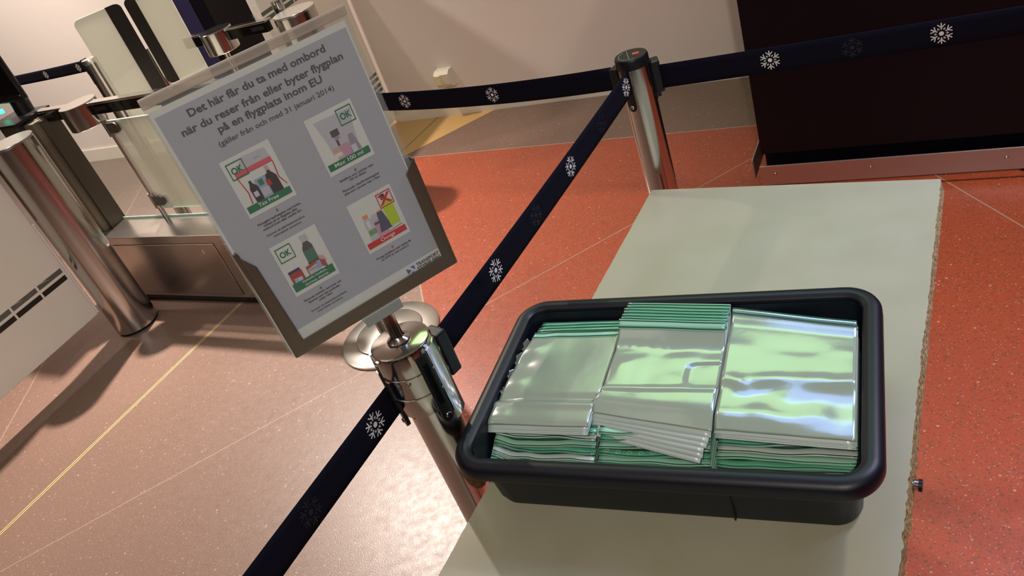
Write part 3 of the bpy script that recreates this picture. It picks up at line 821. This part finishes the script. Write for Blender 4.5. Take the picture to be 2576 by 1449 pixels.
# ------------------------------------------------------------------ tray
TRC = Vector((0.1440, 0.7985, TZ)); TRY = -0.5408
TRAY_L, TRAY_W, TRAY_H = 0.512, 0.333, 0.112
tray = thing('tray', 'black plastic tray with rounded rim, full of clear zip bags', 'tray', TRC, TRY)
def loft(b, rings, m, cap0=True, cap1=True):
    i = b.mi(m); vr = [[b.bm.verts.new(p) for p in r] for r in rings]
    for A, B in zip(vr, vr[1:]):
        n = len(A)
        for k in range(n):
            f = b.bm.faces.new((A[k], A[(k + 1) % n], B[(k + 1) % n], B[k])); f.material_index = i; f.smooth = True
    if cap0: f = b.bm.faces.new(vr[0][::-1]); f.material_index = i
    if cap1: f = b.bm.faces.new(vr[-1]); f.material_index = i
def rr3(L, Wd, r, z, n=10): return [Vector((x, y, z)) for x, y in rounded_rect(L, Wd, r, n)]
b = MB()
bl, bw = 0.458, 0.268       # foot
loft(b, [rr3(bl - .010, bw - .008, .024, 0.0), rr3(bl - .001, bw + .002, .029, 0.002), rr3(bl + .003, bw + .006, .030, .008), rr3(bl + .0135, bw + .021, .030, 0.075), rr3(bl + .016, bw + .028, .030, 0.100),
         rr3(bl + .011, bw + .024, .022, 0.104), rr3(bl + .008, bw + .016, .021, 0.075), rr3(bl - .002, bw + .002, .017, 0.012), rr3(bl - .012, bw - .008, .014, 0.005)], 'tray')
b.build('tub', tray)
b = MB(); rings = []
il, iw = 0.468, 0.295
prof = [(0.0, 0.101), (0.0015, 0.1075), (0.0055, 0.111), (0.0105, TRAY_H), (0.0165, 0.1112), (0.0215, 0.1085), (0.0240, 0.1040), (0.0246, 0.0920), (0.0232, 0.0885), (0.0214, 0.0905), (0.0205, 0.0990), (0.0160, 0.1030), (0.004, 0.1020), (0.0, 0.101)]
loft(b, [rr3(il + 2 * d, iw + 2 * d, 0.022 + d, z, 12) for d, z in prof], 'tray', False, False)
b.build('rim', tray, label='rounded overhanging rim')
b = MB()
for x in (0.09,): b.box((x, -(bw + .012) / 2 - 0.0005, 0.04), (0.002, 0.004, 0.07), 'tray', Matrix.Rotation(R_(3), 3, 'X'))
b.build('seam', tray)
def TRP(x, y, z): return Matrix.Rotation(TRY, 3, 'Z') @ Vector((x, y, z)) + TRC

# ------------------------------------------------------------------ zip bags
BAGW = 0.156
ROT = Matrix.Rotation(TRY, 3, 'Z')
def smooth(x): x = max(0, min(1, x)); return x * x * (3 - 2 * x)
def bag(x0, x1, prof, seed, label, group, film='film', zipm=('zip_green', 'zip_dark'), zip_end=1, wav=0.0012, skew=0.0, nu=18, nv=30, lines=2, zw=0.022, extra=None, icons=False, thick=0.0012, mfun=None, flare=None):
    """a bag lying in the tray: x0..x1 across, prof = [(y, z), ...] along its length from hem (b=0) to zip (b=1)."""
    ds = [0.0]
    for p, q in zip(prof, prof[1:]): ds.append(ds[-1] + math.hypot(q[0] - p[0], q[1] - p[1]))
    tot = ds[-1]
    def along(s):
        s = max(0, min(tot, s)); k = 0
        while k < len(ds) - 2 and ds[k + 1] < s: k += 1
        f = (s - ds[k]) / max(1e-6, ds[k + 1] - ds[k])
        # Catmull-Rom for a soft fall
        P = [prof[max(k - 1, 0)], prof[k], prof[k + 1], prof[min(k + 2, len(prof) - 1)]]
        def cr(i):
            a0, a1, a2, a3 = P[0][i], P[1][i], P[2][i], P[3][i]
            return 0.5 * (2 * a1 + (a2 - a0) * f + (2 * a0 - 5 * a1 + 4 * a2 - a3) * f * f + (3 * a1 - a0 - 3 * a2 + a3) * f ** 3)
        return cr(0), cr(1)
    cx = (x0 + x1) / 2; w = x1 - x0
    y_mid, z_mid = along(tot / 2)
    root = TRP(cx, y_mid, z_mid)
    def fn(a, b_):
        y, z = along(b_ * tot)
        x = -w / 2 + a * w + skew * (b_ - .5)
        z += wav * noise.noise(Vector((a * 2.2 + seed * 7.1, b_ * 3.0, seed * 1.7)))
        if extra:
            dx, dy, dz = extra(a, b_); x += dx; y += dy; z += dz
        return ROT @ Vector((x, y - y_mid, z - z_mid))
    b = MB(); b.sheet(fn, nu, nv, thick, film, mfun)
    o = b.build('zip_bag', label=label, cat='plastic bag', group=group, recalc=False)
    o.location = root
    # printed zip band: pale band with dark lines, a strip just above the film
    zb = MB(); zf = zw / tot
    def strip(b0, b1, m, lift, nn=2):
        def g(a, t_):
            bb = b0 + (b1 - b0) * t_
            p = fn(a, bb); e = fn(a, bb + .004) - fn(a, bb - .004); s_ = fn(min(1, a + .02), bb) - fn(max(0, a - .02), bb)
            n = s_.cross(e).normalized()
            if n.z < 0: n = -n
            return p + n * (thick / 2 + lift)
        zb.sheet(g, nu, nn, 0.0003, m)
    strip(1 - zf, 0.998, zipm[0], 0.0004)
    for k in range(lines):
        c = 1 - zf * (0.22 + 0.62 * k / max(1, lines - 1))
        lw = 0.0011 / tot
        strip(c - lw, c + lw, zipm[1], 0.0008, 1)
    if icons:
        for k in range(9):
            a = 0.07 + 0.86 * k / 8; bb = 1 - zf * 0.52
            p = fn(a, bb); ring = []
            for q in range(10):
                an = 2 * PI * q / 10
                for rr in (0.0030, 0.0023): ring.append(p + ROT @ Vector((rr * math.cos(an), rr * math.sin(an), thick + 0.0012)))
            vs = [zb.bm.verts.new(v) for v in ring]; mi = zb.mi('zip_icon')
            for q in range(10):
                i0, i1 = 2 * q, (2 * q + 2) % 20
                f = zb.bm.faces.new((vs[i0], vs[i1], vs[i1 + 1], vs[i0 + 1])); f.material_index = mi
    zb.build('zip_strip', o, recalc=False)
    return o

ORD = ['lowest', 'second', 'third', 'fourth', 'fifth', 'sixth', 'seventh', 'eighth', 'ninth', 'tenth', 'eleventh', 'twelfth']
COLS = {'left': (-0.2305, -0.086), 'middle': (-0.078, 0.064), 'right': (0.072, 0.229)}
NLOW = 12
# lower piles: zips to the front, each next bag a little further back and higher
for cname, (xa, xb) in COLS.items():
    for k in range(NLOW):
        f = k / (NLOW - 1)
        yf = -0.139 + 0.062 * f ** 1.15 + 0.016 * max(0, 1 - k / 5) + rnd.uniform(-.0012, .0012)
        z0 = 0.014 + 0.0062 * k
        prof = [(0.105, z0 * 0.9 + 0.003), (0.04, z0 + 0.001), (-0.02, z0 + 0.001), (yf + 0.025, z0), (yf, z0 - 0.003)]
        dx = rnd.uniform(-.002, .002) if k > 2 else 0
        x0_, x1_ = xa + dx, xb + dx
        sq = 0.016 * (1 - min(1, k / 5))           # the tub narrows towards its floor
        if cname == 'left': x0_ = xa + 0.006 * f + sq + 0.001; x1_ = xb - 0.003 + 0.006 * f
        if cname == 'right': x1_ = xb - sq + min(0, dx)
        zm = [('zip_green', 'zip_dark'), ('zip_pale', 'zip_dark'), ('film_hem', 'zip_dark')][(k * 7 + len(cname)) % 3 if cname != 'middle' else k % 2]
        if k < 5: zm = ('zip_green', 'zip_dark')
        sd = k + {'left': 0, 'middle': 30, 'right': 60}[cname]
        curl = 0.034 * (1 - k / NLOW) if cname == 'left' else 0.0      # the left pile is wider than the tub and climbs its wall
        def ex(a, b_, sd=sd, curl=curl): return -0.002 * smooth((.24 - a) / .24) * (curl > 0), 0.0045 * noise.noise(Vector((a * 2.6, sd * 3.3, 0))) * smooth((b_ - .6) / .3), 0.0015 * noise.noise(Vector((a * 5, sd * 1.3, 4))) + curl * smooth((.24 - a) / .24) ** 1.5
        bag(x0_, x1_, prof, sd, '%s bag from the bottom in the front-facing pile of the %s column' % (ORD[k], cname), 'lower bag pile, %s column' % cname,
            film='film_green' if k < 9 else 'film', zipm=zm, wav=0.0022, nu=20, nv=16, lines=2, zw=0.016, icons=(cname == 'middle' and k in (5, 8)), extra=ex)
# upper piles: zips to the back
def upper(cname, n, prof_fn, wav, film_top, zips, extra=None, tops=None):
    xa, xb = COLS[cname]
    for k in range(n):
        top = k == n - 1
        prof = prof_fn(k, n)
        dx = rnd.uniform(-.0012, .0012)
        lab = ('topmost zip bag of the %s column, ' % cname) + tops if top else '%s bag from the top in the %s column, green zip edge at back' % (ORD[n - 1 - k], cname)
        bag(xa + dx - (0.004 if cname == 'middle' else 0), xb + dx + (0.004 if cname == 'middle' else 0), prof, k + 100 + len(cname), lab, None if top else 'upper bag pile, %s column' % cname,
            film=film_top if top else 'film_hem', zipm=zips if top else (('zip_green' if k % 2 else 'zip_mid'), 'zip_dark'), wav=wav * (1 if top else .5), extra=(lambda a, b_, k=k, top=top: extra(a, b_, k, top)) if extra else None,
            nu=36 if top else 16, nv=60 if top else 24, lines=2, zw=0.016, thick=0.0014 if top else 0.0012)
def prof_left(k, n):
    f = k / (n - 1)
    z = 0.088 + 0.0020 * k + (0.003 if k == n - 1 else 0)
    yb = 0.138 - 0.036 * f
    return [(-0.086 + .006 * f, 0.0860 + .0016 * k + (0.002 if k == n - 1 else 0)), (-0.074, 0.0875 + .0017 * k + (0.003 if k == n - 1 else 0)), (-0.055, z), (-0.02, z + 0.001), (0.03, z + 0.001), (yb - 0.03, z + 0.001), (yb, z + 0.002)]
def ex_left(a, b_, k, top):
    dx = -0.004 * smooth((.4 - b_) / .2) + 0.010 * smooth((b_ - .6) / .4) * (1 - a)
    dz = 0
    if top:
        dz = 0.0025 * math.exp(-((b_ - .20) / .035) ** 2) - 0.003 * math.exp(-((b_ - .27) / .03) ** 2) + 0.0025 * math.exp(-((a - .1) / .12) ** 2) * math.sin(b_ * 18)
    return dx, 0, dz
upper('left', 5, prof_left, 0.0016, 'film', ('zip_pale', 'zip_dark'), ex_left, 'cloudy film with a fold across it')
def prof_mid(k, n):
    f = k / (n - 1)
    z = 0.083 + 0.0028 * k + (0.003 if k == n - 1 else 0)
    yb = 0.141 - 0.050 * f
    zb = 0.1125 + 0.0014 * k + (0.002 if k == n - 1 else 0)
    return [(-0.092 + 0.020 * f, z - 0.010), (-0.066 + .01 * f, z - 0.003), (-0.036, z + 0.001), (0.03, z + 0.002), (yb - 0.032, z + (0.14 if k == n - 1 else 0.28) * (zb - z)), (yb, zb)]
def ex_mid(a, b_, k, top):
    e = 1 - smooth(b_ / .38)
    dy = -0.022 * a * e * (0.35 + .65 * (1 - k / 6)) + 0.020 * (1 - a) * e
    dx = -0.014 * e * (1 - a) - 0.012 * e * a * (1 - k / 6)
    dy += 0.010 * (1 - a) * smooth((b_ - .5) / .5) - 0.004 * a * smooth((b_ - .5) / .5)
    dz = 0
    if top:
        r = math.hypot((a - .16) * 1.0, (b_ - .60) * 1.2)
        dz += 0.0026 * math.exp(-(r / .15) ** 2) + 0.0010 * math.exp(-(((a - .30) / .05) ** 2 + ((b_ - .50) / .14) ** 2)) - 0.0012 * math.exp(-(((a - .12) / .10) ** 2 + ((b_ - .66) / .04) ** 2))
        dz += 0.0012 * noise.noise(Vector((a * 5, b_ * 6, 9))) * math.exp(-((b_ - .58) / .2) ** 2)
        qx, qy = abs(a - .93) / .22, abs(b_ - .47) / .13
        q = (qx ** 4 + qy ** 4) ** .25
        dz += -0.0026 * smooth((1.05 - q) / .16)
        dz += 0.0006 * math.sin(a * 75 + 3 * math.sin(a * 9)) * math.exp(-((b_ - .80) / .03) ** 2) * (1 - .6 * a)
        dz += 0.0018 * math.exp(-((b_ - .33) / .02) ** 2)
    return dx, dy, dz
upper('middle', 7, prof_mid, 0.0018, 'film_pale', ('zip_pale', 'zip_dark'), ex_mid, 'lying highest, its hem hanging askew')
def prof_right(k, n):
    f = k / (n - 1)
    z = 0.090 + 0.0020 * k + (0.004 if k == n - 1 else 0)
    yb = 0.145 - 0.016 * f
    return [(-0.084 + .004 * f, 0.0860 + .0015 * k + (0.002 if k == n - 1 else 0)), (-0.072, 0.0870 + .0016 * k + (0.003 if k == n - 1 else 0)), (-0.055, z - 0.0005), (-0.02, z + 0.003), (0.02, z + 0.0045), (yb - 0.03, z + 0.004), (yb, z + 0.003)]
def ex_right(a, b_, k, top):
    dy = -0.036 * a * smooth((b_ - .3) / .7) - 0.012 * a * smooth((.3 - b_) / .3)
    dz = 0
    if top:
        low = 1 - smooth((b_ - .36) / .10)
        w_ = b_ + 0.05 * noise.noise(Vector((a * 2.5, 1.0, 5)))
        dz += 0.0022 * math.sin(w_ * 15 + a * 1.2 + 0.6) * low + 0.0016 * noise.noise(Vector((a * 4, b_ * 7, 3))) * low
        dz += 0.0024 * max(0, 1 - abs(a - .15 + (b_ - .33) * .6) / .09) * math.exp(-((b_ - .35) / .06) ** 2) + 0.0016 * math.exp(-((a - .9) / .12) ** 2 - ((b_ - .34) / .035) ** 2)
        dz += 0.0008 * math.exp(-((b_ - .66) / .05) ** 2) * math.cos(a * 6)
        dz += 0.0075 * smooth((b_ - .85) / .13) + 0.0012 * math.exp(-((b_ - .89) / .012) ** 2)
    return 0, dy, dz
upper('right', 5, prof_right, 0.0014, 'film_pale', ('zip_blue', 'zip_dark'), ex_right, 'glossy film with crumpled lower half')
# crumpled clear bag squeezed against the left wall of the tray
b = MB()
def crumple(a, b_):
    y = -0.03 + 0.12 * b_
    z = 0.072 + 0.026 * a
    x = -0.230 + 0.012 * (1 - a) + 0.0045 * math.sin(b_ * 24 + a * 2.0) - 0.002 + (1 - a) * .004
    return ROT @ Vector((x + 0.226, y - 0.03, z - 0.085 + 0.003 * math.sin(b_ * 20)))
b.sheet(crumple, 8, 44, 0.0008, 'film_clear')
o = b.build('zip_bag', label='crumpled clear bag squeezed upright along the left wall of the tray', cat='plastic bag', recalc=False)
o.location = TRP(-0.226, 0.03, 0.085)

# ------------------------------------------------------------------ dark navy counter
ctr = thing('counter', 'tall dark navy counter with a steel bumper rail along its foot', 'counter', Rm(-0.59, 2.47, 0), YAW)
CW, CD, CH = 1.9, 0.62, 1.35
b = MB(); b.box((CW / 2, CD / 2, 0.125 + (CH - 0.125) / 2), (CW, CD, CH - 0.125), 'navy', None, 0.003); b.build('body', ctr)
b = MB(); b.box((CW / 2, CD / 2, 0.085), (CW - 0.02, CD - 0.03, 0.09), 'navy_edge'); b.build('plinth', ctr)
b = MB()
b.box((CW / 2 - 0.0, -0.036, 0.066), (CW + 0.005, 0.006, 0.072), 'bumper', None, 0.001)
b.box((-0.030, 0.24, 0.075), (0.005, 0.50, 0.072), 'bumper', None, 0.001)
b.box((0.03, -0.015, 0.066), (0.02, 0.04, 0.03), 'black'); b.box((0.9, -0.015, 0.066), (0.02, 0.04, 0.03), 'black'); b.box((-0.012, 0.24, 0.075), (0.04, 0.02, 0.03), 'black')
bu = b.build('bumper_rail', ctr)
for x in (0.045, 0.335, 0.70, 1.1):
    s = MB().lathe([(0, 0.004), (0.003, 0.0036), (0.0055, 0.0), (0.0055, -0.001), (0, -0.001)], 'steel_polish', seg=18).build('screw', bu)
    s.location = (x, -0.0392, 0.072); s.rotation_euler = (PI / 2, 0, 0)
for x, y in ((0.12, 0.1), (0.77, 0.02), (0.12, 0.5), (1.7, 0.3)):
    b = MB().lathe([(0, 0), (0.03, 0), (0.03, 0.04), (0, 0.04)], 'rubber', seg=24); o = b.build('foot', ctr); o.location = (x, y, 0)

# ------------------------------------------------------------------ things at the back wall
ou = thing('power_outlet', 'white power outlet box on the white wall above the belt', 'outlet', Rm(-2.283, WALL_V, 0.208), YAW)
b = MB()
b.prism([(0, -0.045), (-0.03, -0.045), (-0.058, -0.02), (-0.058, 0.03), (-0.035, 0.045), (0, 0.045)], 0.085, 'outlet', frame=lambda p: Vector((p.z - 0.0425, p.x, p.y)))
b.build('housing', ou)
b = MB(); b.box((-0.018, -0.062, 0.005), (0.03, 0.012, 0.05), 'outlet_key', None, 0.002); b.build('socket', ou)
# navy cabinet by the wall
cb = thing('cabinet', 'narrow navy cabinet standing at the white wall behind the handrails', 'cabinet', Rm(-3.38, WALL_V - 0.16, 0), YAW)
b = MB(); b.box((0, 0.0, 0.75), (0.20, 0.28, 1.5), 'navy', None, 0.004); b.build('body', cb)
b = MB(); b.box((-0.045, -0.142, 0.76), (0.105, 0.006, 1.38), 'navy_blue', None, 0.001); b.build('door', cb)

# frosted glass leaves with printed stripes
def leaf(loc, yaw, length, z0, z1, label, stripes, w=0.014):
    t = thing('frosted_panel', label, 'glass panel', loc, yaw, 'white frosted panels with stripes')
    b = MB(); b.box((-length / 2, 0, (z0 + z1) / 2), (length, w, z1 - z0), 'frost_white', None, 0.003); b.build('pane', t)
    for za, zb_, mm in stripes:
        b = MB()
        for s in (-1, 1):
            x = -0.012
            while x > -length + 0.02:
                b.box((x - 0.06, s * (w / 2 + 0.0004), (za + zb_) / 2), (0.115, 0.0008, zb_ - za), mm)
                x -= 0.124
        b.build('stripe_print', t)
    b = MB(); b.tube([(0.006, 0, z0 + 0.005), (0.006, 0, z0 + 0.43)], 0.007, 'frost_white', 14); b.build('edge_tube', t)
    return t
BOL = Vector((-1.518, 3.134, 0))
lf = leaf(Vector((-1.602, 3.065, 0)), R_(55), 0.95, 0.14, 0.98, 'white frosted gate panel with dark stripes, hung on the nearest steel bollard', [(0.352, 0.392, 'frost_white'), (0.330, 0.350, 'stripe_dark'), (0.362, 0.382, 'stripe_grey')])
lp = leaf(Rm(-2.69, WALL_V - 0.03, 0), R_(58), 0.62, 0.03, 0.98, 'white panel with short grey-green stripes standing out from the white wall behind the sign', [(0.205, 0.222, 'stripe_green'), (0.230, 0.247, 'stripe_green'), (0.262, 0.279, 'stripe_grey'), (0.290, 0.305, 'stripe_grey'), (0.815, 0.832, 'stripe_green'), (0.842, 0.858, 'stripe_green')], 0.05)

# ------------------------------------------------------------------ steel bollards
def bollard(loc, label, lidmat='alu'):
    t = thing('bollard', label, 'bollard', loc, 0, 'steel gate bollards')
    MB().lathe([(0, 0.0), (0.084, 0.0), (0.084, 0.012), (0, 0.012)], 'rubber', seg=64).build('foot', t)
    MB().lathe([(0, 0.012), (0.088, 0.012), (0.088, 0.857), (0, 0.857)], 'steel', seg=96).build('tube', t)
    MB().lathe([(0, 0.857), (0.0845, 0.857), (0.0845, 0.8605), (0.088, 0.861), (0.088, 0.864), (0.087, 0.866), (0, 0.866)], lidmat, seg=96).build('lid', t)
    return t
bollard(BOL, 'stout steel bollard at the left picture edge, in front of the gate')
bollard(Rm(-2.36, 2.638, 0), 'steel bollard with flat lid seen over the top of the sign')

# ------------------------------------------------------------------ gate banks
P0 = Vector((-1.495, 3.302, 0)); GY = R_(-37)
gate = thing('gate_unit', 'steel gate unit with handrail, glass leaf and card reader behind the left bollard', 'gate', P0, GY, 'steel gate units')
GL = 1.05
def gbox(name, parent, x0, x1, y0, y1, z0, z1, m, bev=0.0, label=None):
    b = MB(); b.box(((x0 + x1) / 2, (y0 + y1) / 2, (z0 + z1) / 2), (x1 - x0, y1 - y0, z1 - z0), m, None, bev)
    return b.build(name, parent, label=label)
b = MB(); b.box((GL / 2 - 0.17, 0.075, 0.186), (GL + 0.34, 0.15, 0.300), 'steel_cab', None, 0.0025)
cabn = b.build('base_cabinet', gate)
gbox('plinth', gate, -0.32, GL - 0.02, 0.012, 0.14, 0.0, 0.036, 'black')
for xa, xb in ((0.004, 0.622), (0.68, GL - 0.03)):
    d = gbox('access_door', gate, xa, xb, -0.003, 0.004, 0.054, 0.298, 'steel_cab', 0.0012)
    b = MB().lathe([(0, 0.002), (0.008, 0.002), (0.009, 0), (0.009, -0.001), (0, -0.001)], 'steel_polish', seg=20); lk = b.build('lock', d); lk.location = (xb - 0.078, -0.0032, 0.262); lk.rotation_euler = (PI / 2, 0, 0)
    b = MB()
    for q in ((xa - .0012, xa, 0.052, 0.300), (xb, xb + .0012, 0.052, 0.300)): b.box(((q[0] + q[1]) / 2, -0.0006, (q[2] + q[3]) / 2), (q[1] - q[0], 0.0012, q[3] - q[2]), 'black')
    for zz in (0.0525, 0.2995): b.box(((xa + xb) / 2, -0.0006, zz), (xb - xa, 0.0012, 0.0015), 'black')
    b.build('gap', d)
b = MB()
b.box((-0.215, 0.10, 0.594), (0.115, 0.13, 0.516), 'graphite', None, 0.003)
b.box((-0.145, 0.115, 0.594), (0.032, 0.09, 0.512), 'rubber')
b.box((-0.102, 0.105, 0.590), (0.056, 0.11, 0.508), 'olive_steel', None, 0.002)
b.box((-0.068, 0.12, 0.588), (0.014, 0.08, 0.504), 'graphite', None, 0.001)
b.build('pillar', gate)
gbox('pillar_cap', gate, -0.36, -0.125, 0.02, 0.19, 0.852, 0.864, 'black', 0.002)
# handrail
RA = 0.87
b = MB(); b.box((0.42, 0.125, RA - 0.0035), (1.06, 0.038, 0.008), 'steel_polish', None, 0.0015)
b.box((0.42, 0.126, RA - 0.027), (1.05, 0.032, 0.042), 'black_gloss', None, 0.001)
hr = b.build('handrail', gate)
for x in (-0.03, 0.10, 0.30, 0.62):
    gbox('rail_slot', hr, x - 0.035, x + 0.035, 0.1085, 0.116, RA - 0.034, RA - 0.018, 'black')
DX = 0.158
o = MB().lathe([(0, RA - 0.088), (0.071, RA - 0.088), (0.073, RA - 0.086), (0.073, RA + 0.002), (0.071, RA + 0.004), (0, RA + 0.004)], 'steel_polish', seg=64).build('hinge_drum', gate); o.location = (DX, 0.125, 0)
o = MB().lathe([(0, 0.33), (0.010, 0.33), (0.010, RA - 0.086), (0, RA - 0.086)], 'steel_polish', seg=24).build('hinge_rod', gate); o.location = (0.232, 0.14, 0)
def bracket(x, y, z, parent, s=1):
    b = MB()
    pts = [(0, -0.021)] + [(0.052 + 0.021 * math.cos(a), 0.021 * math.sin(a)) for a in [-PI / 2 + PI * k / 12 for k in range(13)]] + [(0, 0.021)]
    b.prism([(s * px_, pz) for px_, pz in pts], 0.030, 'graphite', frame=lambda p: Vector((x + p.x, y - 0.015 + p.z, z + p.y)))
    b.tube([(x, y, z - 0.034), (x, y, z + 0.034)], 0.0165, 'steel_polish', 20)
    return b.build('hinge_bracket', parent)
bracket(0.232, 0.14, 0.755, gate); bracket(0.232, 0.14, 0.425, gate)
def pane(parent, x0, x1, z0, z1, y, r, name, stripe=None, m='frost', th=0.010):
    L_, H_ = x1 - x0, z1 - z0
    pts = rounded_rect(L_, H_, r, 8)
    b = MB()
    b.prism(pts, th, m, frame=lambda p: Vector((x0 + L_ / 2 + p.x, y - th / 2 + p.z, z0 + H_ / 2 + p.y)), side='glass_edge')
    o = b.build(name, parent, label='pale greenish glass leaf')
    if stripe:
        sx0, sx1 = stripe; b = MB()
        sp = [(px_, py_) for px_, py_ in pts if sx0 - (x0 + L_ / 2) - 1e-6 <= px_ <= sx1 - (x0 + L_ / 2) + 1e-6]
        lo = [p for p in sp if p[1] < 0]; hi = [p for p in sp if p[1] > 0]
        c0, c1 = sx0 - (x0 + L_ / 2), sx1 - (x0 + L_ / 2)
        if c0 < -L_ / 2 + r: poly = sorted(lo, key=lambda p: p[0]) + [(c1, -H_ / 2), (c1, H_ / 2)] + sorted(hi, key=lambda p: -p[0])
        else: poly = [(c0, -H_ / 2)] + sorted(lo, key=lambda p: p[0]) + sorted(hi, key=lambda p: -p[0]) + [(c0, H_ / 2)]
        b.prism(poly, th + 0.003, 'stripe_dark', frame=lambda p: Vector((x0 + L_ / 2 + p.x, y - th / 2 - 0.0015 + p.z, z0 + H_ / 2 + p.y)))
        b.build('dark_edge_strip', o)
    return o
pane(gate, 0.238, 0.72, 0.385, 0.782, 0.14, 0.012, 'glass_leaf')
gbox('glass_screen', gate, -0.06, GL - 0.05, 0.146, 0.150, 0.336, 0.345, 'glass_edge')
# card reader on the pillar
b = MB()
b.tube([(-0.225, 0.145, 0.862), (-0.225, 0.150, 0.93), (-0.222, 0.150, 1.02)], 0.036, 'black', 24); b.build('reader_stem', gate)
b = MB()
b.box((-0.208, 0.118, 1.072), (0.200, 0.024, 0.300), 'black', None, 0.010, 3)
b.box((-0.208, 0.1055, 1.082), (0.170, 0.0015, 0.250), 'black_gloss')
rd = b.build('card_reader', gate, label='black card reader screen')
o = MB().lathe([(0, 0.001), (0.0022, 0.001), (0.003, 0), (0, 0)], 'alu', seg=12).build('screw', rd); o.location = (-0.122, 0.1058, 0.945); o.rotation_euler = (PI / 2, 0, 0)
gbox('indicator_lamp', gate, -0.345, -0.312, 0.105, 0.118, 0.886, 0.903, 'led', 0.002)

# second bank further back
QB = Rm(-2.76, 2.585, 0)
gb = thing('gate_unit', 'second steel gate unit with two dark-edged glass flaps, further back above the sign', 'gate', QB, YAW, 'steel gate units')
b = MB(); b.box((0.155, 0.0, RA - 0.0035), (0.30, 0.038, 0.008), 'steel_polish', None, 0.0015); b.box((0.15, 0.0, RA - 0.027), (0.29, 0.032, 0.042), 'black_gloss', None, 0.001)
b.box((-0.12, 0.0, RA - 0.0035), (0.14, 0.038, 0.008), 'steel_polish', None, 0.0015); b.box((-0.12, 0.0, RA - 0.027), (0.14, 0.032, 0.042), 'black_gloss', None, 0.001)
h2 = b.build('handrail', gb)
gbox('rail_slot', h2, 0.21, 0.28, -0.0175, -0.012, RA - 0.034, RA - 0.018, 'black')
MB().lathe([(0, RA - 0.088), (0.068, RA - 0.088), (0.070, RA - 0.086), (0.070, RA + 0.002), (0.068, RA + 0.004), (0, RA + 0.004)], 'steel_polish', seg=64).build('hinge_drum', gb)
MB().lathe([(0, 0.0), (0.012, 0.0), (0.012, RA - 0.086), (0, RA - 0.086)], 'steel_polish', seg=24).build('hinge_rod', gb)
b = MB(); b.box((0.05, 0.03, 0.17), (0.50, 0.15, 0.33), 'steel_cab', None, 0.003); b.build('base_cabinet', gb)
# flap pair: yaw 17 in the world
fy = R_(17) - YAW
def flap(u0, u1, stripe, name, zbot):
    H2 = Vector((-0.84, 3.66, 0))
    o = pane(gb, u0, u1, zbot, 1.113, 0.0, 0.022, name, stripe, th=0.010)
    Rz = Matrix.Rotation(fy, 4, 'Z'); rel = Matrix.Rotation(-YAW, 3, 'Z') @ (H2 - QB)
    o.location = rel; o.rotation_euler = (0, 0, fy)
    return o
flap(-0.404, -0.213, (-0.272, -0.213), 'glass_flap', 0.60)
flap(-0.200, -0.030, (-0.200, -0.154), 'glass_flap', 0.755)
rel = Matrix.Rotation(-YAW, 3, 'Z') @ (at_z(366, 122, 0.905) - QB); rel.z = 0
o = MB().lathe([(0, 0), (0.022, 0), (0.022, 0.905), (0, 0.905)], 'steel', seg=28).build('flap_post', gb); o.location = rel
# small chrome pin with glass clip on the second bollard's side
b = MB().lathe([(0, 0.80), (0.024, 0.80), (0.024, 0.905), (0, 0.905)], 'steel_polish', seg=28); o = b.build('rail_end_drum', gb); o.location = (0.275, 0.12, 0)
